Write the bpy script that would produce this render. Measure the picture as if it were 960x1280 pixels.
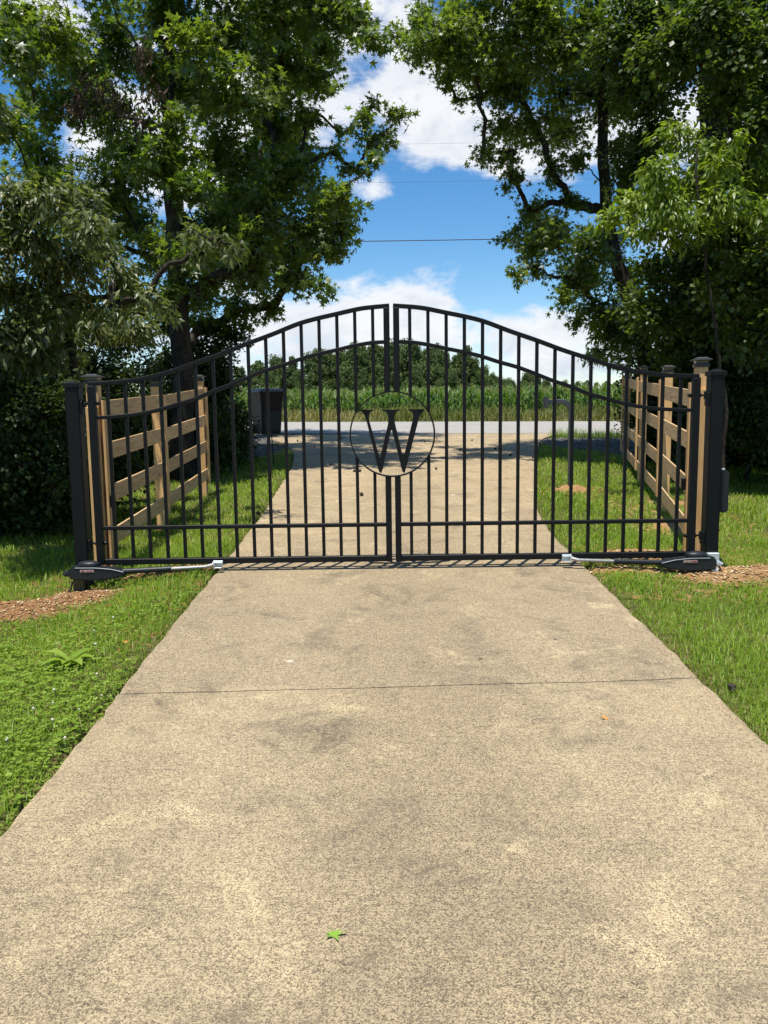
import bpy, bmesh, math, random
import numpy as np
from mathutils import Vector, Matrix, Quaternion

for o in list(bpy.data.objects):
    bpy.data.objects.remove(o)
SC = bpy.context.scene
COL = SC.collection
R = math.radians
rng = np.random.default_rng(11)
random.seed(5)

# ------------------------------------------------------------------ camera
CAM_H, PITCH, ROLL, SLOPE = 1.54, R(7.125), R(0.75), 0.053
FPX = 1000.0                                   # focal length in pixels of a 960 px wide picture
fw = Vector((0, math.cos(PITCH), -math.sin(PITCH)))
rt0 = Vector((1, 0, 0)); up0 = rt0.cross(fw)
rt = rt0 * math.cos(ROLL) - up0 * math.sin(ROLL)
up = up0 * math.cos(ROLL) + rt0 * math.sin(ROLL)
cd = bpy.data.cameras.new('camera'); cam = bpy.data.objects.new('camera', cd); COL.objects.link(cam)
cd.sensor_fit = 'HORIZONTAL'; cd.sensor_width = 36.0; cd.lens = 36.0 * FPX / 960.0
cd.clip_start = 0.05; cd.clip_end = 3000
m = Matrix((rt, up, -fw)).transposed().to_4x4(); m.translation = (0, 0, CAM_H)
cam.matrix_world = m
SC.camera = cam

# ------------------------------------------------------------------ light
SUN_EL, SUN_AZ = R(75), math.atan2(-0.47, -0.88)      # the sun stands high, behind and left of the camera
SKY_STRENGTH = 0.085
sd = bpy.data.lights.new('sun', 'SUN'); sun = bpy.data.objects.new('sun', sd); COL.objects.link(sun)
sd.energy = 5.0; sd.angle = R(0.53); sd.color = (1.0, 0.955, 0.87)
sdir = Vector((-math.sin(SUN_AZ) * math.cos(SUN_EL), -math.cos(SUN_AZ) * math.cos(SUN_EL), -math.sin(SUN_EL)))
sun.rotation_euler = sdir.to_track_quat('-Z', 'Y').to_euler(); sun.location = (-4, -8, 30)
SC.view_settings.view_transform = 'Standard'; SC.view_settings.look = 'None'
SC.view_settings.exposure = 0.42; SC.view_settings.gamma = 1.0
SC.cycles.max_bounces = 6; SC.cycles.diffuse_bounces = 3; SC.cycles.glossy_bounces = 2
SC.cycles.transmission_bounces = 4; SC.cycles.transparent_max_bounces = 8
SC.cycles.caustics_reflective = False; SC.cycles.caustics_refractive = False

class NT:
    """small node-tree helper"""
    def __init__(s, nt): s.t = nt; s.n = nt.nodes; s.l = nt.links
    def add(s, typ, **kw):
        nd = s.n.new(typ)
        for k, v in kw.items(): setattr(nd, k, v)
        return nd
    def put(s, sock, v):
        if v is None: return
        if hasattr(v, 'is_output') or isinstance(v, bpy.types.NodeSocket): s.l.new(v, sock)
        else: sock.default_value = v
    def math(s, op, a, b=None, c=None, clamp=False):
        nd = s.add('ShaderNodeMath', operation=op, use_clamp=clamp)
        for i, v in enumerate((a, b, c)): s.put(nd.inputs[i], v)
        return nd.outputs[0]
    def vmath(s, op, a, b=None):
        nd = s.add('ShaderNodeVectorMath', operation=op); s.put(nd.inputs[0], a)
        if b is not None: s.put(nd.inputs[1], b)
        return nd.outputs['Value'] if op in ('DOT_PRODUCT', 'LENGTH') else nd.outputs[0]
    def noise(s, vec, scale, detail=3.0, rough=0.55, dist=0.0):
        nd = s.add('ShaderNodeTexNoise'); s.put(nd.inputs['Vector'], vec)
        nd.inputs['Scale'].default_value = scale; nd.inputs['Detail'].default_value = detail
        nd.inputs['Roughness'].default_value = rough; nd.inputs['Distortion'].default_value = dist
        return nd.outputs['Fac']
    def vor(s, vec, scale, feature='F1', out='Distance'):
        nd = s.add('ShaderNodeTexVoronoi', feature=feature); s.put(nd.inputs['Vector'], vec)
        nd.inputs['Scale'].default_value = scale
        return nd.outputs[out]
    def ramp(s, fac, stops):
        nd = s.add('ShaderNodeValToRGB'); s.put(nd.inputs[0], fac); e = nd.color_ramp.elements
        while len(e) < len(stops): e.new(0.5)
        for el, (p, c) in zip(e, stops):
            el.position = p; el.color = (c, c, c, 1) if not hasattr(c, '__len__') else (*c[:3], 1)
        return nd.outputs[0]
    def mix(s, fac, a, b, blend='MIX'):
        nd = s.add('ShaderNodeMix', data_type='RGBA', blend_type=blend); s.put(nd.inputs[0], fac)
        for i, v in ((6, a), (7, b)):
            if isinstance(v, tuple) and len(v) == 3: v = (*v, 1)
            s.put(nd.inputs[i], v)
        return nd.outputs[2]
    def sstep(s, v, lo, hi):
        nd = s.add('ShaderNodeMapRange', interpolation_type='SMOOTHSTEP'); s.put(nd.inputs[0], v)
        nd.inputs[1].default_value = lo; nd.inputs[2].default_value = hi
        return nd.outputs[0]
    def mapv(s, vec, scale=(1, 1, 1), loc=(0, 0, 0), rot=(0, 0, 0)):
        nd = s.add('ShaderNodeMapping'); s.put(nd.inputs[0], vec)
        nd.inputs[1].default_value = loc; nd.inputs[2].default_value = rot; nd.inputs[3].default_value = scale
        return nd.outputs[0]

# ------------------------------------------------------------------ world: daylight sky with cumulus
W = bpy.data.worlds.new('World'); SC.world = W; W.use_nodes = True
t = NT(W.node_tree); t.n.clear()
wo = t.add('ShaderNodeOutputWorld'); bg = t.add('ShaderNodeBackground'); t.l.new(bg.outputs[0], wo.inputs[0])
bg.inputs[1].default_value = SKY_STRENGTH
sky = t.add('ShaderNodeTexSky', sky_type='NISHITA'); sky.sun_disc = False
sky.sun_elevation = SUN_EL; sky.sun_rotation = SUN_AZ; sky.altitude = 200; sky.air_density = 1.0
sky.dust_density = 0.1; sky.ozone_density = 2.5
dirv = t.vmath('NORMALIZE', t.add('ShaderNodeTexCoord').outputs['Generated'])
sx = t.add('ShaderNodeSeparateXYZ'); t.l.new(dirv, sx.inputs[0])
dy = t.math('MAXIMUM', sx.outputs[1], 0.08)
cz = t.add('ShaderNodeCombineXYZ')
t.l.new(t.math('DIVIDE', sx.outputs[0], dy), cz.inputs[0]); t.l.new(t.math('DIVIDE', sx.outputs[2], dy), cz.inputs[1])
flat = t.mapv(dirv, scale=(1.0, 1.0, 1.9), loc=(0.37, 0.1, 0.21))
n1 = t.noise(flat, 7.5, 12.0, 0.60, 0.1)
n2 = t.noise(t.mapv(dirv, scale=(1, 1, 1.7), loc=(3.1, 1.7, 0.4)), 9.0, 6.0, 0.6, 0.3)
nlow = t.noise(t.mapv(dirv, scale=(1, 1, 1.5), loc=(1.1, 4.7, 2.4)), 2.2, 2.0, 0.5)
dens = t.math('ADD', t.math('MULTIPLY', t.math('SUBTRACT', n1, 0.5), 1.9), t.math('MULTIPLY', t.math('SUBTRACT', nlow, 0.55), 0.7))
# cloud masses (azimuth tangent, elevation tangent, half sizes, weight)
for ax, el, rx, ry, amp in ((-0.03, 0.145, 0.13, 0.05, 0.52), (-0.17, 0.09, 0.16, 0.05, 0.36), (0.05, 0.10, 0.14, 0.035, 0.26), (0.22, 0.10, 0.15, 0.04, 0.33),
                            (0.09, 0.05, 0.5, 0.035, 0.22), (-0.06, 0.40, 0.13, 0.10, 0.50), (0.10, 0.36, 0.10, 0.085, 0.46), (0.03, 0.545, 0.16, 0.07, 0.46),
                            (0.17, 0.285, 0.09, 0.035, 0.40), (-0.005, 0.255, 0.03, 0.018, 0.42), (-0.30, 0.30, 0.2, 0.12, 0.4), (0.42, 0.30, 0.14, 0.10, 0.3),
                            (0.07, 0.225, 0.13, 0.045, -0.5), (0.155, 0.145, 0.08, 0.022, -0.45), (-0.48, 0.36, 0.05, 0.05, -0.5), (-0.1, 0.215, 0.10, 0.03, -0.25)):
    v = t.vmath('MULTIPLY', t.vmath('SUBTRACT', cz.outputs[0], (ax, el, 0)), (1 / rx, 1 / ry, 0))
    g = t.math('EXPONENT', t.math('MULTIPLY', t.vmath('DOT_PRODUCT', v, v), -1.0))
    dens = t.math('MULTIPLY_ADD', g, amp * 0.9, dens)
dens = t.math('ADD', dens, t.math('MULTIPLY', t.math('SUBTRACT', n2, 0.5), 0.22))
dens = t.math('ADD', dens, 0.07)
mask = t.sstep(dens, 0.10, 0.42)
grey = t.math('MULTIPLY', t.sstep(dens, 0.25, 0.85), t.sstep(n2, 0.40, 0.62))
lowgrey = t.math('MULTIPLY', t.sstep(sx.outputs[2], 0.16, 0.04), 0.85)
grey = t.math('MAXIMUM', grey, t.math('MULTIPLY', lowgrey, t.sstep(n2, 0.38, 0.60)))
ccol = t.mix(grey, (8.6, 8.7, 8.9), (5.0, 5.8, 7.0))
hs = t.add('ShaderNodeHueSaturation'); hs.inputs['Saturation'].default_value = 1.33; hs.inputs['Value'].default_value = 1.35
t.l.new(sky.outputs[0], hs.inputs['Color'])
t.l.new(t.mix(t.math('MULTIPLY', mask, 0.96), hs.outputs[0], ccol), bg.inputs[0])

# ------------------------------------------------------------------ helpers
def at(px, py, Y):
    """point on the plane y = Y seen at a pixel of the 960 x 1280 frame"""
    d = fw + rt * ((px - 480) / FPX) + up * ((640 - py) / FPX)
    return Vector((0, 0, CAM_H)) + d * (Y / d.y)

def tag(o, label=None, cat=None, group=None, kind=None):
    if label: o['label'] = label
    if cat: o['category'] = cat
    if group: o['group'] = group
    if kind: o['kind'] = kind
    return o

def empty(name, loc=(0, 0, 0), rz=0.0):
    o = bpy.data.objects.new(name, None); COL.objects.link(o)
    o.location = loc; o.rotation_euler = (0, 0, rz); o.empty_display_size = 0.1
    return o

def link(name, me, mat, parent=None, loc=None, rot=None):
    o = bpy.data.objects.new(name, me); COL.objects.link(o)
    if mat is not None and not me.materials: me.materials.append(mat)
    if parent is not None: o.parent = parent
    if loc is not None: o.location = loc
    if rot is not None: o.rotation_euler = rot
    return o

def mesh(name, verts, faces, smooth=False):
    me = bpy.data.meshes.new(name); me.from_pydata([tuple(v) for v in verts], [], faces); me.update()
    if smooth:
        me.polygons.foreach_set('use_smooth', [True] * len(me.polygons))
    return me

def npmesh(name, V, F, tint=None, smooth=False):
    """big mesh from numpy arrays; F is (n,3) or (n,4)"""
    V = np.asarray(V, np.float32); F = np.asarray(F, np.int32)
    me = bpy.data.meshes.new(name); k = F.shape[1]
    me.vertices.add(len(V)); me.vertices.foreach_set('co', V.ravel())
    me.loops.add(F.size); me.loops.foreach_set('vertex_index', F.ravel())
    me.polygons.add(len(F)); me.polygons.foreach_set('loop_start', np.arange(0, F.size, k, dtype=np.int32))
    me.polygons.foreach_set('loop_total', np.full(len(F), k, np.int32))
    if smooth: me.polygons.foreach_set('use_smooth', np.ones(len(F), bool))
    if tint is not None:
        a = me.attributes.new('tint', 'FLOAT', 'POINT'); a.data.foreach_set('value', np.asarray(tint, np.float32))
    me.update(calc_edges=True)
    return me

class MB:
    """collects shapes for ONE mesh"""
    def __init__(s): s.v = []; s.f = []
    def add(s, verts, faces):
        b = len(s.v); s.v += [tuple(v) for v in verts]; s.f += [tuple(i + b for i in f) for f in faces]
    def box(s, c, size, rz=0.0):
        x, y, z = (d / 2 for d in size); M = Matrix.Rotation(rz, 3, 'Z')
        P = [Vector(c) + M @ Vector((a * x, b * y, e * z)) for e in (-1, 1) for b in (-1, 1) for a in (-1, 1)]
        s.add(P, [(0, 2, 3, 1), (4, 5, 7, 6), (0, 1, 5, 4), (2, 6, 7, 3), (0, 4, 6, 2), (1, 3, 7, 5)])
    def tube(s, pts, rad, n=8, caps=True):
        pts = [Vector(p) for p in pts]; k = len(pts)
        rad = [rad] * k if not hasattr(rad, '__len__') else rad
        b = len(s.v); ref = None
        for i, p in enumerate(pts):
            d = (pts[min(i + 1, k - 1)] - pts[max(i - 1, 0)]).normalized()
            if ref is None: ref = d.orthogonal().normalized()
            ref = (ref - d * ref.dot(d)).normalized(); q = d.cross(ref)
            for j in range(n):
                a = 2 * math.pi * j / n
                s.v.append(tuple(p + (ref * math.cos(a) + q * math.sin(a)) * rad[i]))
        for i in range(k - 1):
            for j in range(n):
                j2 = (j + 1) % n
                s.f.append((b + i * n + j, b + i * n + j2, b + (i + 1) * n + j2, b + (i + 1) * n + j))
        if caps:
            s.f.append(tuple(b + j for j in reversed(range(n)))); s.f.append(tuple(b + (k - 1) * n + j for j in range(n)))
    def prism(s, outline, a, b, axis='Y'):
        """2-D outline (u, z) extruded along Y from a to b (axis Y) or (x, y) along Z"""
        n = len(outline); base = len(s.v)
        for w in (a, b):
            for u, z in outline: s.v.append((u, w, z) if axis == 'Y' else (u, z, w))
        s.f.append(tuple(base + i for i in range(n))); s.f.append(tuple(base + n + i for i in reversed(range(n))))
        for i in range(n):
            j = (i + 1) % n; s.f.append((base + i, base + n + i, base + n + j, base + j))
    def mesh(s, name, bevel=0.0, smooth=False, seg=1):
        me = bpy.data.meshes.new(name); me.from_pydata(s.v, [], s.f)
        bm = bmesh.new(); bm.from_mesh(me)
        bmesh.ops.recalc_face_normals(bm, faces=bm.faces)
        if bevel:
            ed = [e for e in bm.edges if len(e.link_faces) == 2 and e.calc_face_angle(0) > 0.5]
            bmesh.ops.bevel(bm, geom=ed, offset=bevel, segments=seg, affect='EDGES', clamp_overlap=True)
        bm.to_mesh(me); bm.free()
        if smooth: me.polygons.foreach_set('use_smooth', [True] * len(me.polygons))
        me.update()
        return me
    def build(s, name, mat, parent=None, bevel=0.0, smooth=False, loc=None, rot=None, seg=1):
        return link(name, s.mesh(name, bevel, smooth, seg), mat, parent, loc, rot)

def interp(pts, x):
    """smooth (monotone cubic) curve through points"""
    xs = [p[0] for p in pts]; ys = [p[1] for p in pts]; n = len(xs)
    h = [(ys[i + 1] - ys[i]) / (xs[i + 1] - xs[i]) for i in range(n - 1)]
    mm = [h[0]] + [0 if h[i - 1] * h[i] <= 0 else 2 * h[i - 1] * h[i] / (h[i - 1] + h[i]) for i in range(1, n - 1)] + [h[-1]]
    x = min(max(x, xs[0]), xs[-1])
    for i in range(n - 1):
        if x <= xs[i + 1]:
            d = xs[i + 1] - xs[i]; q = (x - xs[i]) / d
            return ((2*q**3 - 3*q*q + 1) * ys[i] + (q**3 - 2*q*q + q) * d * mm[i] + (-2*q**3 + 3*q*q) * ys[i + 1] + (q**3 - q*q) * d * mm[i + 1])

# ------------------------------------------------------------------ materials
def mat_new(name):
    mt = bpy.data.materials.new(name); mt.use_nodes = True; tt = NT(mt.node_tree); tt.n.clear()
    out = tt.add('ShaderNodeOutputMaterial'); p = tt.add('ShaderNodeBsdfPrincipled')
    tt.l.new(p.outputs[0], out.inputs[0])
    return mt, tt, p, out

def bump(tt, p, h, dist, strength=1.0):
    b = tt.add('ShaderNodeBump'); b.inputs['Distance'].default_value = dist; b.inputs['Strength'].default_value = strength
    tt.l.new(h, b.inputs['Height']); tt.l.new(b.outputs[0], p.inputs['Normal'])

def simple(name, col, rough=0.5, metal=0.0, var=0.15, scale=30, spec=0.5, bmp=0.0):
    mt, tt, p, _ = mat_new(name)
    n = tt.noise(tt.add('ShaderNodeTexCoord').outputs['Object'], scale, 4)
    c = tt.mix(n, tuple(x * (1 - var) for x in col), tuple(min(1, x * (1 + var)) for x in col))
    tt.l.new(c, p.inputs['Base Color']); p.inputs['Metallic'].default_value = metal
    tt.l.new(tt.math('MULTIPLY_ADD', n, 0.25, rough - 0.12), p.inputs['Roughness'])
    p.inputs['Specular IOR Level'].default_value = spec
    if bmp: bump(tt, p, n, bmp)
    return mt

M = {}
M['black'] = simple('black_powder_coat', (0.0045, 0.0048, 0.0055), 0.52, 0, 0.3, 60, 0.22, 0.0004)
M['operator'] = simple('operator_plastic', (0.011, 0.013, 0.016), 0.48, 0, 0.2, 80, 0.4)
M['chrome'] = simple('polished_rod', (0.40, 0.39, 0.38), 0.42, 0.9, 0.05, 40)
M['zinc'] = simple('zinc_bracket', (0.62, 0.68, 0.70), 0.45, 0.6, 0.15, 60)
M['white_plastic'] = simple('white_plastic', (0.75, 0.75, 0.72), 0.5)
M['sticker_base'] = simple('sticker_base', (0.38, 0.33, 0.31), 0.6)
M['grey_plastic'] = simple('grey_plastic', (0.22, 0.25, 0.27), 0.5)
M['rubber'] = simple('rubber', (0.012, 0.012, 0.012), 0.7)
M['bin'] = simple('bin_plastic', (0.010, 0.006, 0.0065), 0.5, 0, 0.2, 12, 0.3)
M['bin_lid'] = simple('bin_lid_sky_sheen', (0.075, 0.08, 0.085), 0.4, 0, 0.2, 12)  # lid colour lightened to stand for the sky reflected on its top
M['bin_panel'] = simple('bin_panel_plastic', (0.020, 0.027, 0.023), 0.55, 0, 0.2, 12, 0.3)
M['stand'] = simple('stand_metal', (0.045, 0.05, 0.055), 0.5, 0, 0.2, 40)
M['cap'] = simple('post_cap_plastic', (0.022, 0.024, 0.026), 0.42, 0, 0.15, 60)
M['cap_glass'] = simple('post_cap_lens', (0.16, 0.15, 0.12), 0.25, 0, 0.4, 60)
M['wire'] = simple('wire', (0.03, 0.035, 0.045), 0.6)

def wood_mat(name, along, base, dark):
    mt, tt, p, _ = mat_new(name)
    tc = tt.add('ShaderNodeTexCoord'); oi = tt.add('ShaderNodeObjectInfo')
    v = tt.vmath('ADD', tc.outputs['Object'], tt.vmath('MULTIPLY', oi.outputs['Location'], (3.1, 3.7, 5.3)))
    sc_ = (1.2, 14, 14) if along == 'X' else (14, 14, 1.2)
    g = tt.noise(tt.mapv(v, scale=sc_), 3.0, 6, 0.62, 0.7)
    fine = tt.noise(tt.mapv(v, scale=tuple(s * 4 for s in sc_)), 6.0, 3, 0.6)
    kn = tt.vor(tt.mapv(v, scale=(2.6, 9, 9) if along == 'X' else (9, 9, 2.6)), 1.0)
    c = tt.mix(tt.ramp(g, [(0.36, 0), (0.62, 1)]), dark, base)
    c = tt.mix(tt.math('MULTIPLY', tt.sstep(fine, 0.42, 0.7), 0.35), c, tuple(x * 0.72 for x in base))
    c = tt.mix(tt.math('MULTIPLY', tt.sstep(kn, 0.16, 0.06), 0.75), c, (0.12, 0.06, 0.025))
    tone = tt.math('MULTIPLY_ADD', oi.outputs['Random'], 0.34, 0.83)
    mul = tt.add('ShaderNodeVectorMath', operation='SCALE'); tt.l.new(c, mul.inputs[0]); tt.l.new(tone, mul.inputs['Scale'])
    tt.l.new(mul.outputs[0], p.inputs['Base Color']); p.inputs['Roughness'].default_value = 0.75
    bump(tt, p, tt.math('ADD', g, fine), 0.0012)
    return mt
M['board'] = wood_mat('pine_board', 'X', (0.60, 0.40, 0.20), (0.36, 0.22, 0.095))
M['post'] = wood_mat('pine_post', 'Z', (0.70, 0.44, 0.19), (0.54, 0.30, 0.115))

def concrete():
    mt, tt, p, _ = mat_new('broomed_concrete')
    w = tt.add('ShaderNodeNewGeometry').outputs['Position']
    sep = tt.add('ShaderNodeSeparateXYZ'); tt.l.new(w, sep.inputs[0]); X_, Y_ = sep.outputs[0], sep.outputs[1]
    big = tt.noise(w, 0.9, 6, 0.65, 0.4); mid = tt.noise(tt.mapv(w, loc=(7, 3, 1)), 3.6, 7, 0.68, 0.3)
    grain = tt.noise(w, 330, 2, 0.6); grain2 = tt.noise(tt.mapv(w, loc=(4, 2, 0)), 48, 6, 0.78)
    agg = tt.add('ShaderNodeTexVoronoi'); tt.l.new(w, agg.inputs['Vector']); agg.inputs['Scale'].default_value = 250
    ag = tt.add('ShaderNodeSeparateColor'); tt.l.new(agg.outputs['Color'], ag.inputs[0])
    broom = tt.noise(tt.mapv(w, scale=(0.05, 1.0, 1.0)), 160, 1, 0.5, 0.15)
    tone = tt.ramp(tt.math('ADD', tt.math('MULTIPLY', big, 0.5), tt.math('MULTIPLY', mid, 0.55)), [(0.43, 0), (0.62, 1)])
    c = tt.mix(tone, (0.172, 0.129, 0.082), (0.435, 0.327, 0.190))
    # wear: paler wheel tracks, darker drip stain along the middle, the slab at the gate weathered greyer
    wob = tt.math('MULTIPLY_ADD', mid, 0.9, tt.math('ADD', X_, -0.55))
    track = tt.math('MAXIMUM', tt.sstep(tt.math('ABSOLUTE', tt.math('ADD', wob, 0.62)), 0.42, 0.08), tt.sstep(tt.math('ABSOLUTE', tt.math('ADD', wob, -0.85)), 0.42, 0.08))
    c = tt.mix(tt.math('MULTIPLY', track, 0.30), c, (0.55, 0.43, 0.26))
    drip = tt.math('MULTIPLY', tt.sstep(tt.math('ABSOLUTE', tt.math('ADD', wob, -0.12)), 0.62, 0.05), tt.sstep(grain2, 0.33, 0.60))
    c = tt.mix(tt.math('MULTIPLY', drip, 0.85), c, (0.150, 0.108, 0.068))
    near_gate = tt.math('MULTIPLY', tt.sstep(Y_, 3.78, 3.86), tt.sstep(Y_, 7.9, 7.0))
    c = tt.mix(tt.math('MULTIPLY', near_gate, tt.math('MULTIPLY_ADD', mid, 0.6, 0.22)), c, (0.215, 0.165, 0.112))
    s1 = tt.math('ADD', tt.math('MULTIPLY', grain, 0.50), tt.math('ADD', tt.math('MULTIPLY', grain2, 0.32), tt.math('MULTIPLY', ag.outputs[0], 0.26)))
    c = tt.mix(tt.ramp(s1, [(0.40, 0), (0.66, 1)]), tt.mix(0.70, c, (0.070, 0.053, 0.036)), tt.mix(0.55, c, (0.76, 0.592, 0.352)))
    c = tt.mix(tt.math('MULTIPLY', tt.sstep(broom, 0.53, 0.72), 0.28), c, (0.11, 0.085, 0.055))
    pale = tt.noise(tt.mapv(w, loc=(2.2, 9.4, 0)), 2.3, 8, 0.75, 0.6)
    c = tt.mix(tt.math('MULTIPLY', tt.sstep(pale, 0.55, 0.68), tt.math('MULTIPLY_ADD', tt.sstep(s1, 0.46, 0.60), 0.75, 0.05)), c, (0.70, 0.55, 0.32))
    mil = tt.noise(tt.mapv(w, loc=(11, 1.3, 0)), 2.2, 8, 0.76, 0.5)
    c = tt.mix(tt.math('MULTIPLY', tt.sstep(mil, 0.50, 0.68), tt.sstep(grain2, 0.34, 0.62)), c, (0.135, 0.108, 0.074))
    # pock marks, dried spots, a few hairline cracks
    spot = tt.vor(tt.mapv(w, loc=(0.3, 0.13, 0)), 1.3); spn = tt.noise(w, 20, 2)
    c = tt.mix(tt.sstep(tt.math('MULTIPLY_ADD', spn, 0.05, spot), 0.072, 0.058), c, (0.58, 0.50, 0.37))
    pock = tt.vor(tt.mapv(w, loc=(0.9, 0.4, 0)), 3.1)
    c = tt.mix(tt.math('MULTIPLY', tt.sstep(tt.math('MULTIPLY_ADD', grain2, 0.06, pock), 0.085, 0.06), tt.sstep(mil, 0.46, 0.55)), c, (0.09, 0.065, 0.045))
    ck = tt.add('ShaderNodeTexVoronoi', feature='DISTANCE_TO_EDGE'); ck.inputs['Scale'].default_value = 0.30
    wn = tt.add('ShaderNodeTexNoise'); wn.inputs['Scale'].default_value = 2.4; wn.inputs['Detail'].default_value = 5; tt.l.new(w, wn.inputs['Vector'])
    tt.l.new(tt.vmath('ADD', tt.mapv(w, loc=(1.4, 0.2, 0)), tt.vmath('MULTIPLY', wn.outputs['Color'], (0.5, 0.5, 0))), ck.inputs['Vector'])
    crack = tt.sstep(ck.outputs['Distance'], 0.0011, 0.0004)
    c = tt.mix(tt.math('MULTIPLY', crack, 0.25), c, (0.07, 0.055, 0.04))
    tt.l.new(c, p.inputs['Base Color']); p.inputs['Roughness'].default_value = 0.92
    p.inputs['Specular IOR Level'].default_value = 0.25
    h = tt.math('ADD', tt.math('ADD', tt.math('MULTIPLY', grain, 0.9), tt.math('MULTIPLY', broom, -0.45)), tt.math('MULTIPLY', grain2, 0.5))
    bump(tt, p, h, 0.005)
    return mt
M['concrete'] = concrete()

def asphalt():
    mt, tt, p, _ = mat_new('bleached_asphalt')
    w = tt.add('ShaderNodeNewGeometry').outputs['Position']
    a = tt.noise(w, 60, 3, 0.7); b = tt.noise(w, 1.2, 5, 0.6, 0.5)
    c = tt.mix(b, (0.26, 0.242, 0.215), (0.38, 0.355, 0.315)); c = tt.mix(tt.math('MULTIPLY', tt.sstep(a, 0.45, 0.65), 0.4), c, (0.16, 0.16, 0.16))
    tt.l.new(c, p.inputs['Base Color']); p.inputs['Roughness'].default_value = 0.9; bump(tt, p, a, 0.004)
    return mt
M['asphalt'] = asphalt()

def ground_mat():
    mt, tt, p, _ = mat_new('lawn_soil')
    w = tt.add('ShaderNodeNewGeometry').outputs['Position']
    a = tt.noise(w, 0.8, 5, 0.6, 0.4); b = tt.noise(w, 26, 4, 0.7); d = tt.noise(w, 110, 2, 0.6)
    c = tt.mix(tt.ramp(a, [(0.35, 0), (0.65, 1)]), (0.105, 0.125, 0.03), (0.19, 0.155, 0.06))
    c = tt.mix(tt.sstep(b, 0.42, 0.66), c, (0.05, 0.06, 0.016)); c = tt.mix(tt.math('MULTIPLY', tt.sstep(d, 0.5, 0.7), 0.6), c, (0.22, 0.17, 0.08))
    tt.l.new(c, p.inputs['Base Color']); p.inputs['Roughness'].default_value = 1.0
    p.inputs['Specular IOR Level'].default_value = 0.1
    bump(tt, p, tt.math('ADD', b, d), 0.02)
    return mt
M['ground'] = ground_mat()

def soil_mat(name, c1, c2, c3):
    mt, tt, p, _ = mat_new(name)
    w = tt.add('ShaderNodeNewGeometry').outputs['Position']
    a = tt.noise(w, 7, 5, 0.65, 0.5); b = tt.noise(w, 70, 4, 0.7)
    c = tt.mix(tt.ramp(a, [(0.3, 0), (0.7, 1)]), c1, c2); c = tt.mix(tt.sstep(b, 0.5, 0.68), c, c3)
    tt.l.new(c, p.inputs['Base Color']); p.inputs['Roughness'].default_value = 0.95; p.inputs['Specular IOR Level'].default_value = 0.15
    bump(tt, p, tt.math('ADD', a, b), 0.03)
    return mt
M['soil_red'] = soil_mat('red_clay_soil', (0.24, 0.11, 0.045), (0.40, 0.20, 0.08), (0.48, 0.31, 0.15))
M['soil_orange'] = soil_mat('orange_sandy_soil', (0.34, 0.17, 0.065), (0.52, 0.31, 0.13), (0.62, 0.45, 0.24))
M['gravel_bed'] = soil_mat('gravel_bed', (0.08, 0.075, 0.066), (0.15, 0.14, 0.122), (0.23, 0.215, 0.19))
M['stone'] = simple('gravel_stone', (0.19, 0.178, 0.16), 0.85, 0, 0.4, 9)
M['verge'] = soil_mat('verge_dirt', (0.16, 0.12, 0.055), (0.26, 0.20, 0.09), (0.34, 0.27, 0.14))

def leaf_mat(name, stops, rough=0.42, trans=0.35, tcol=1.6, spec=0.5):
    """leaf colour varies from leaf to leaf through the attribute 'tint'"""
    mt, tt, p, out = mat_new(name)
    at_ = tt.add('ShaderNodeAttribute', attribute_name='tint')
    c = tt.ramp(at_.outputs['Fac'], stops)
    tt.l.new(c, p.inputs['Base Color']); p.inputs['Roughness'].default_value = rough; p.inputs['Specular IOR Level'].default_value = spec
    tr = tt.add('ShaderNodeBsdfTranslucent')
    tt.l.new(tt.mix(1.0, c, (tcol * 1.0, tcol * 1.05, tcol * 0.45), 'MULTIPLY'), tr.inputs['Color'])
    mx = tt.add('ShaderNodeMixShader'); mx.inputs[0].default_value = trans
    tt.l.new(p.outputs[0], mx.inputs[1]); tt.l.new(tr.outputs[0], mx.inputs[2]); tt.l.new(mx.outputs[0], out.inputs[0])
    return mt
M['gum_leaf'] = leaf_mat('sweetgum_leaf', [(0, (0.042, 0.076, 0.013)), (0.5, (0.095, 0.140, 0.023)), (0.85, (0.16, 0.205, 0.034)), (1, (0.24, 0.25, 0.05))], 0.38, 0.50, 2.0, 0.6)
M['oak_leaf'] = leaf_mat('oak_leaf', [(0, (0.055, 0.080, 0.020)), (0.5, (0.125, 0.150, 0.045)), (1, (0.22, 0.23, 0.095))], 0.44, 0.40, 1.7, 0.6)
M['lime_leaf'] = leaf_mat('lime_leaf', [(0, (0.11, 0.17, 0.016)), (0.5, (0.18, 0.25, 0.025)), (1, (0.26, 0.32, 0.045))], 0.42, 0.45, 1.7)
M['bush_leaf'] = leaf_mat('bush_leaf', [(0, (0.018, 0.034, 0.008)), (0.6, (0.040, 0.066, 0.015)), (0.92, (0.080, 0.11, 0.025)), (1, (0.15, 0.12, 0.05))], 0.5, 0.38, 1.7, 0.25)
M['shade_leaf'] = leaf_mat('shade_tree_leaf', [(0, (0.030, 0.055, 0.011)), (0.5, (0.068, 0.105, 0.019)), (0.9, (0.13, 0.165, 0.03)), (1, (0.19, 0.20, 0.045))], 0.42, 0.46, 1.9, 0.45)
M['dead_leaf'] = leaf_mat('dead_leaf', [(0, (0.045, 0.028, 0.018)), (1, (0.14, 0.095, 0.06))], 0.7, 0.2, 1.0, 0.2)
M['far_leaf'] = leaf_mat('far_leaf', [(0, (0.060, 0.095, 0.032)), (0.5, (0.105, 0.150, 0.050)), (1, (0.16, 0.21, 0.075))], 0.6, 0.35, 1.3, 0.2)
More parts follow.
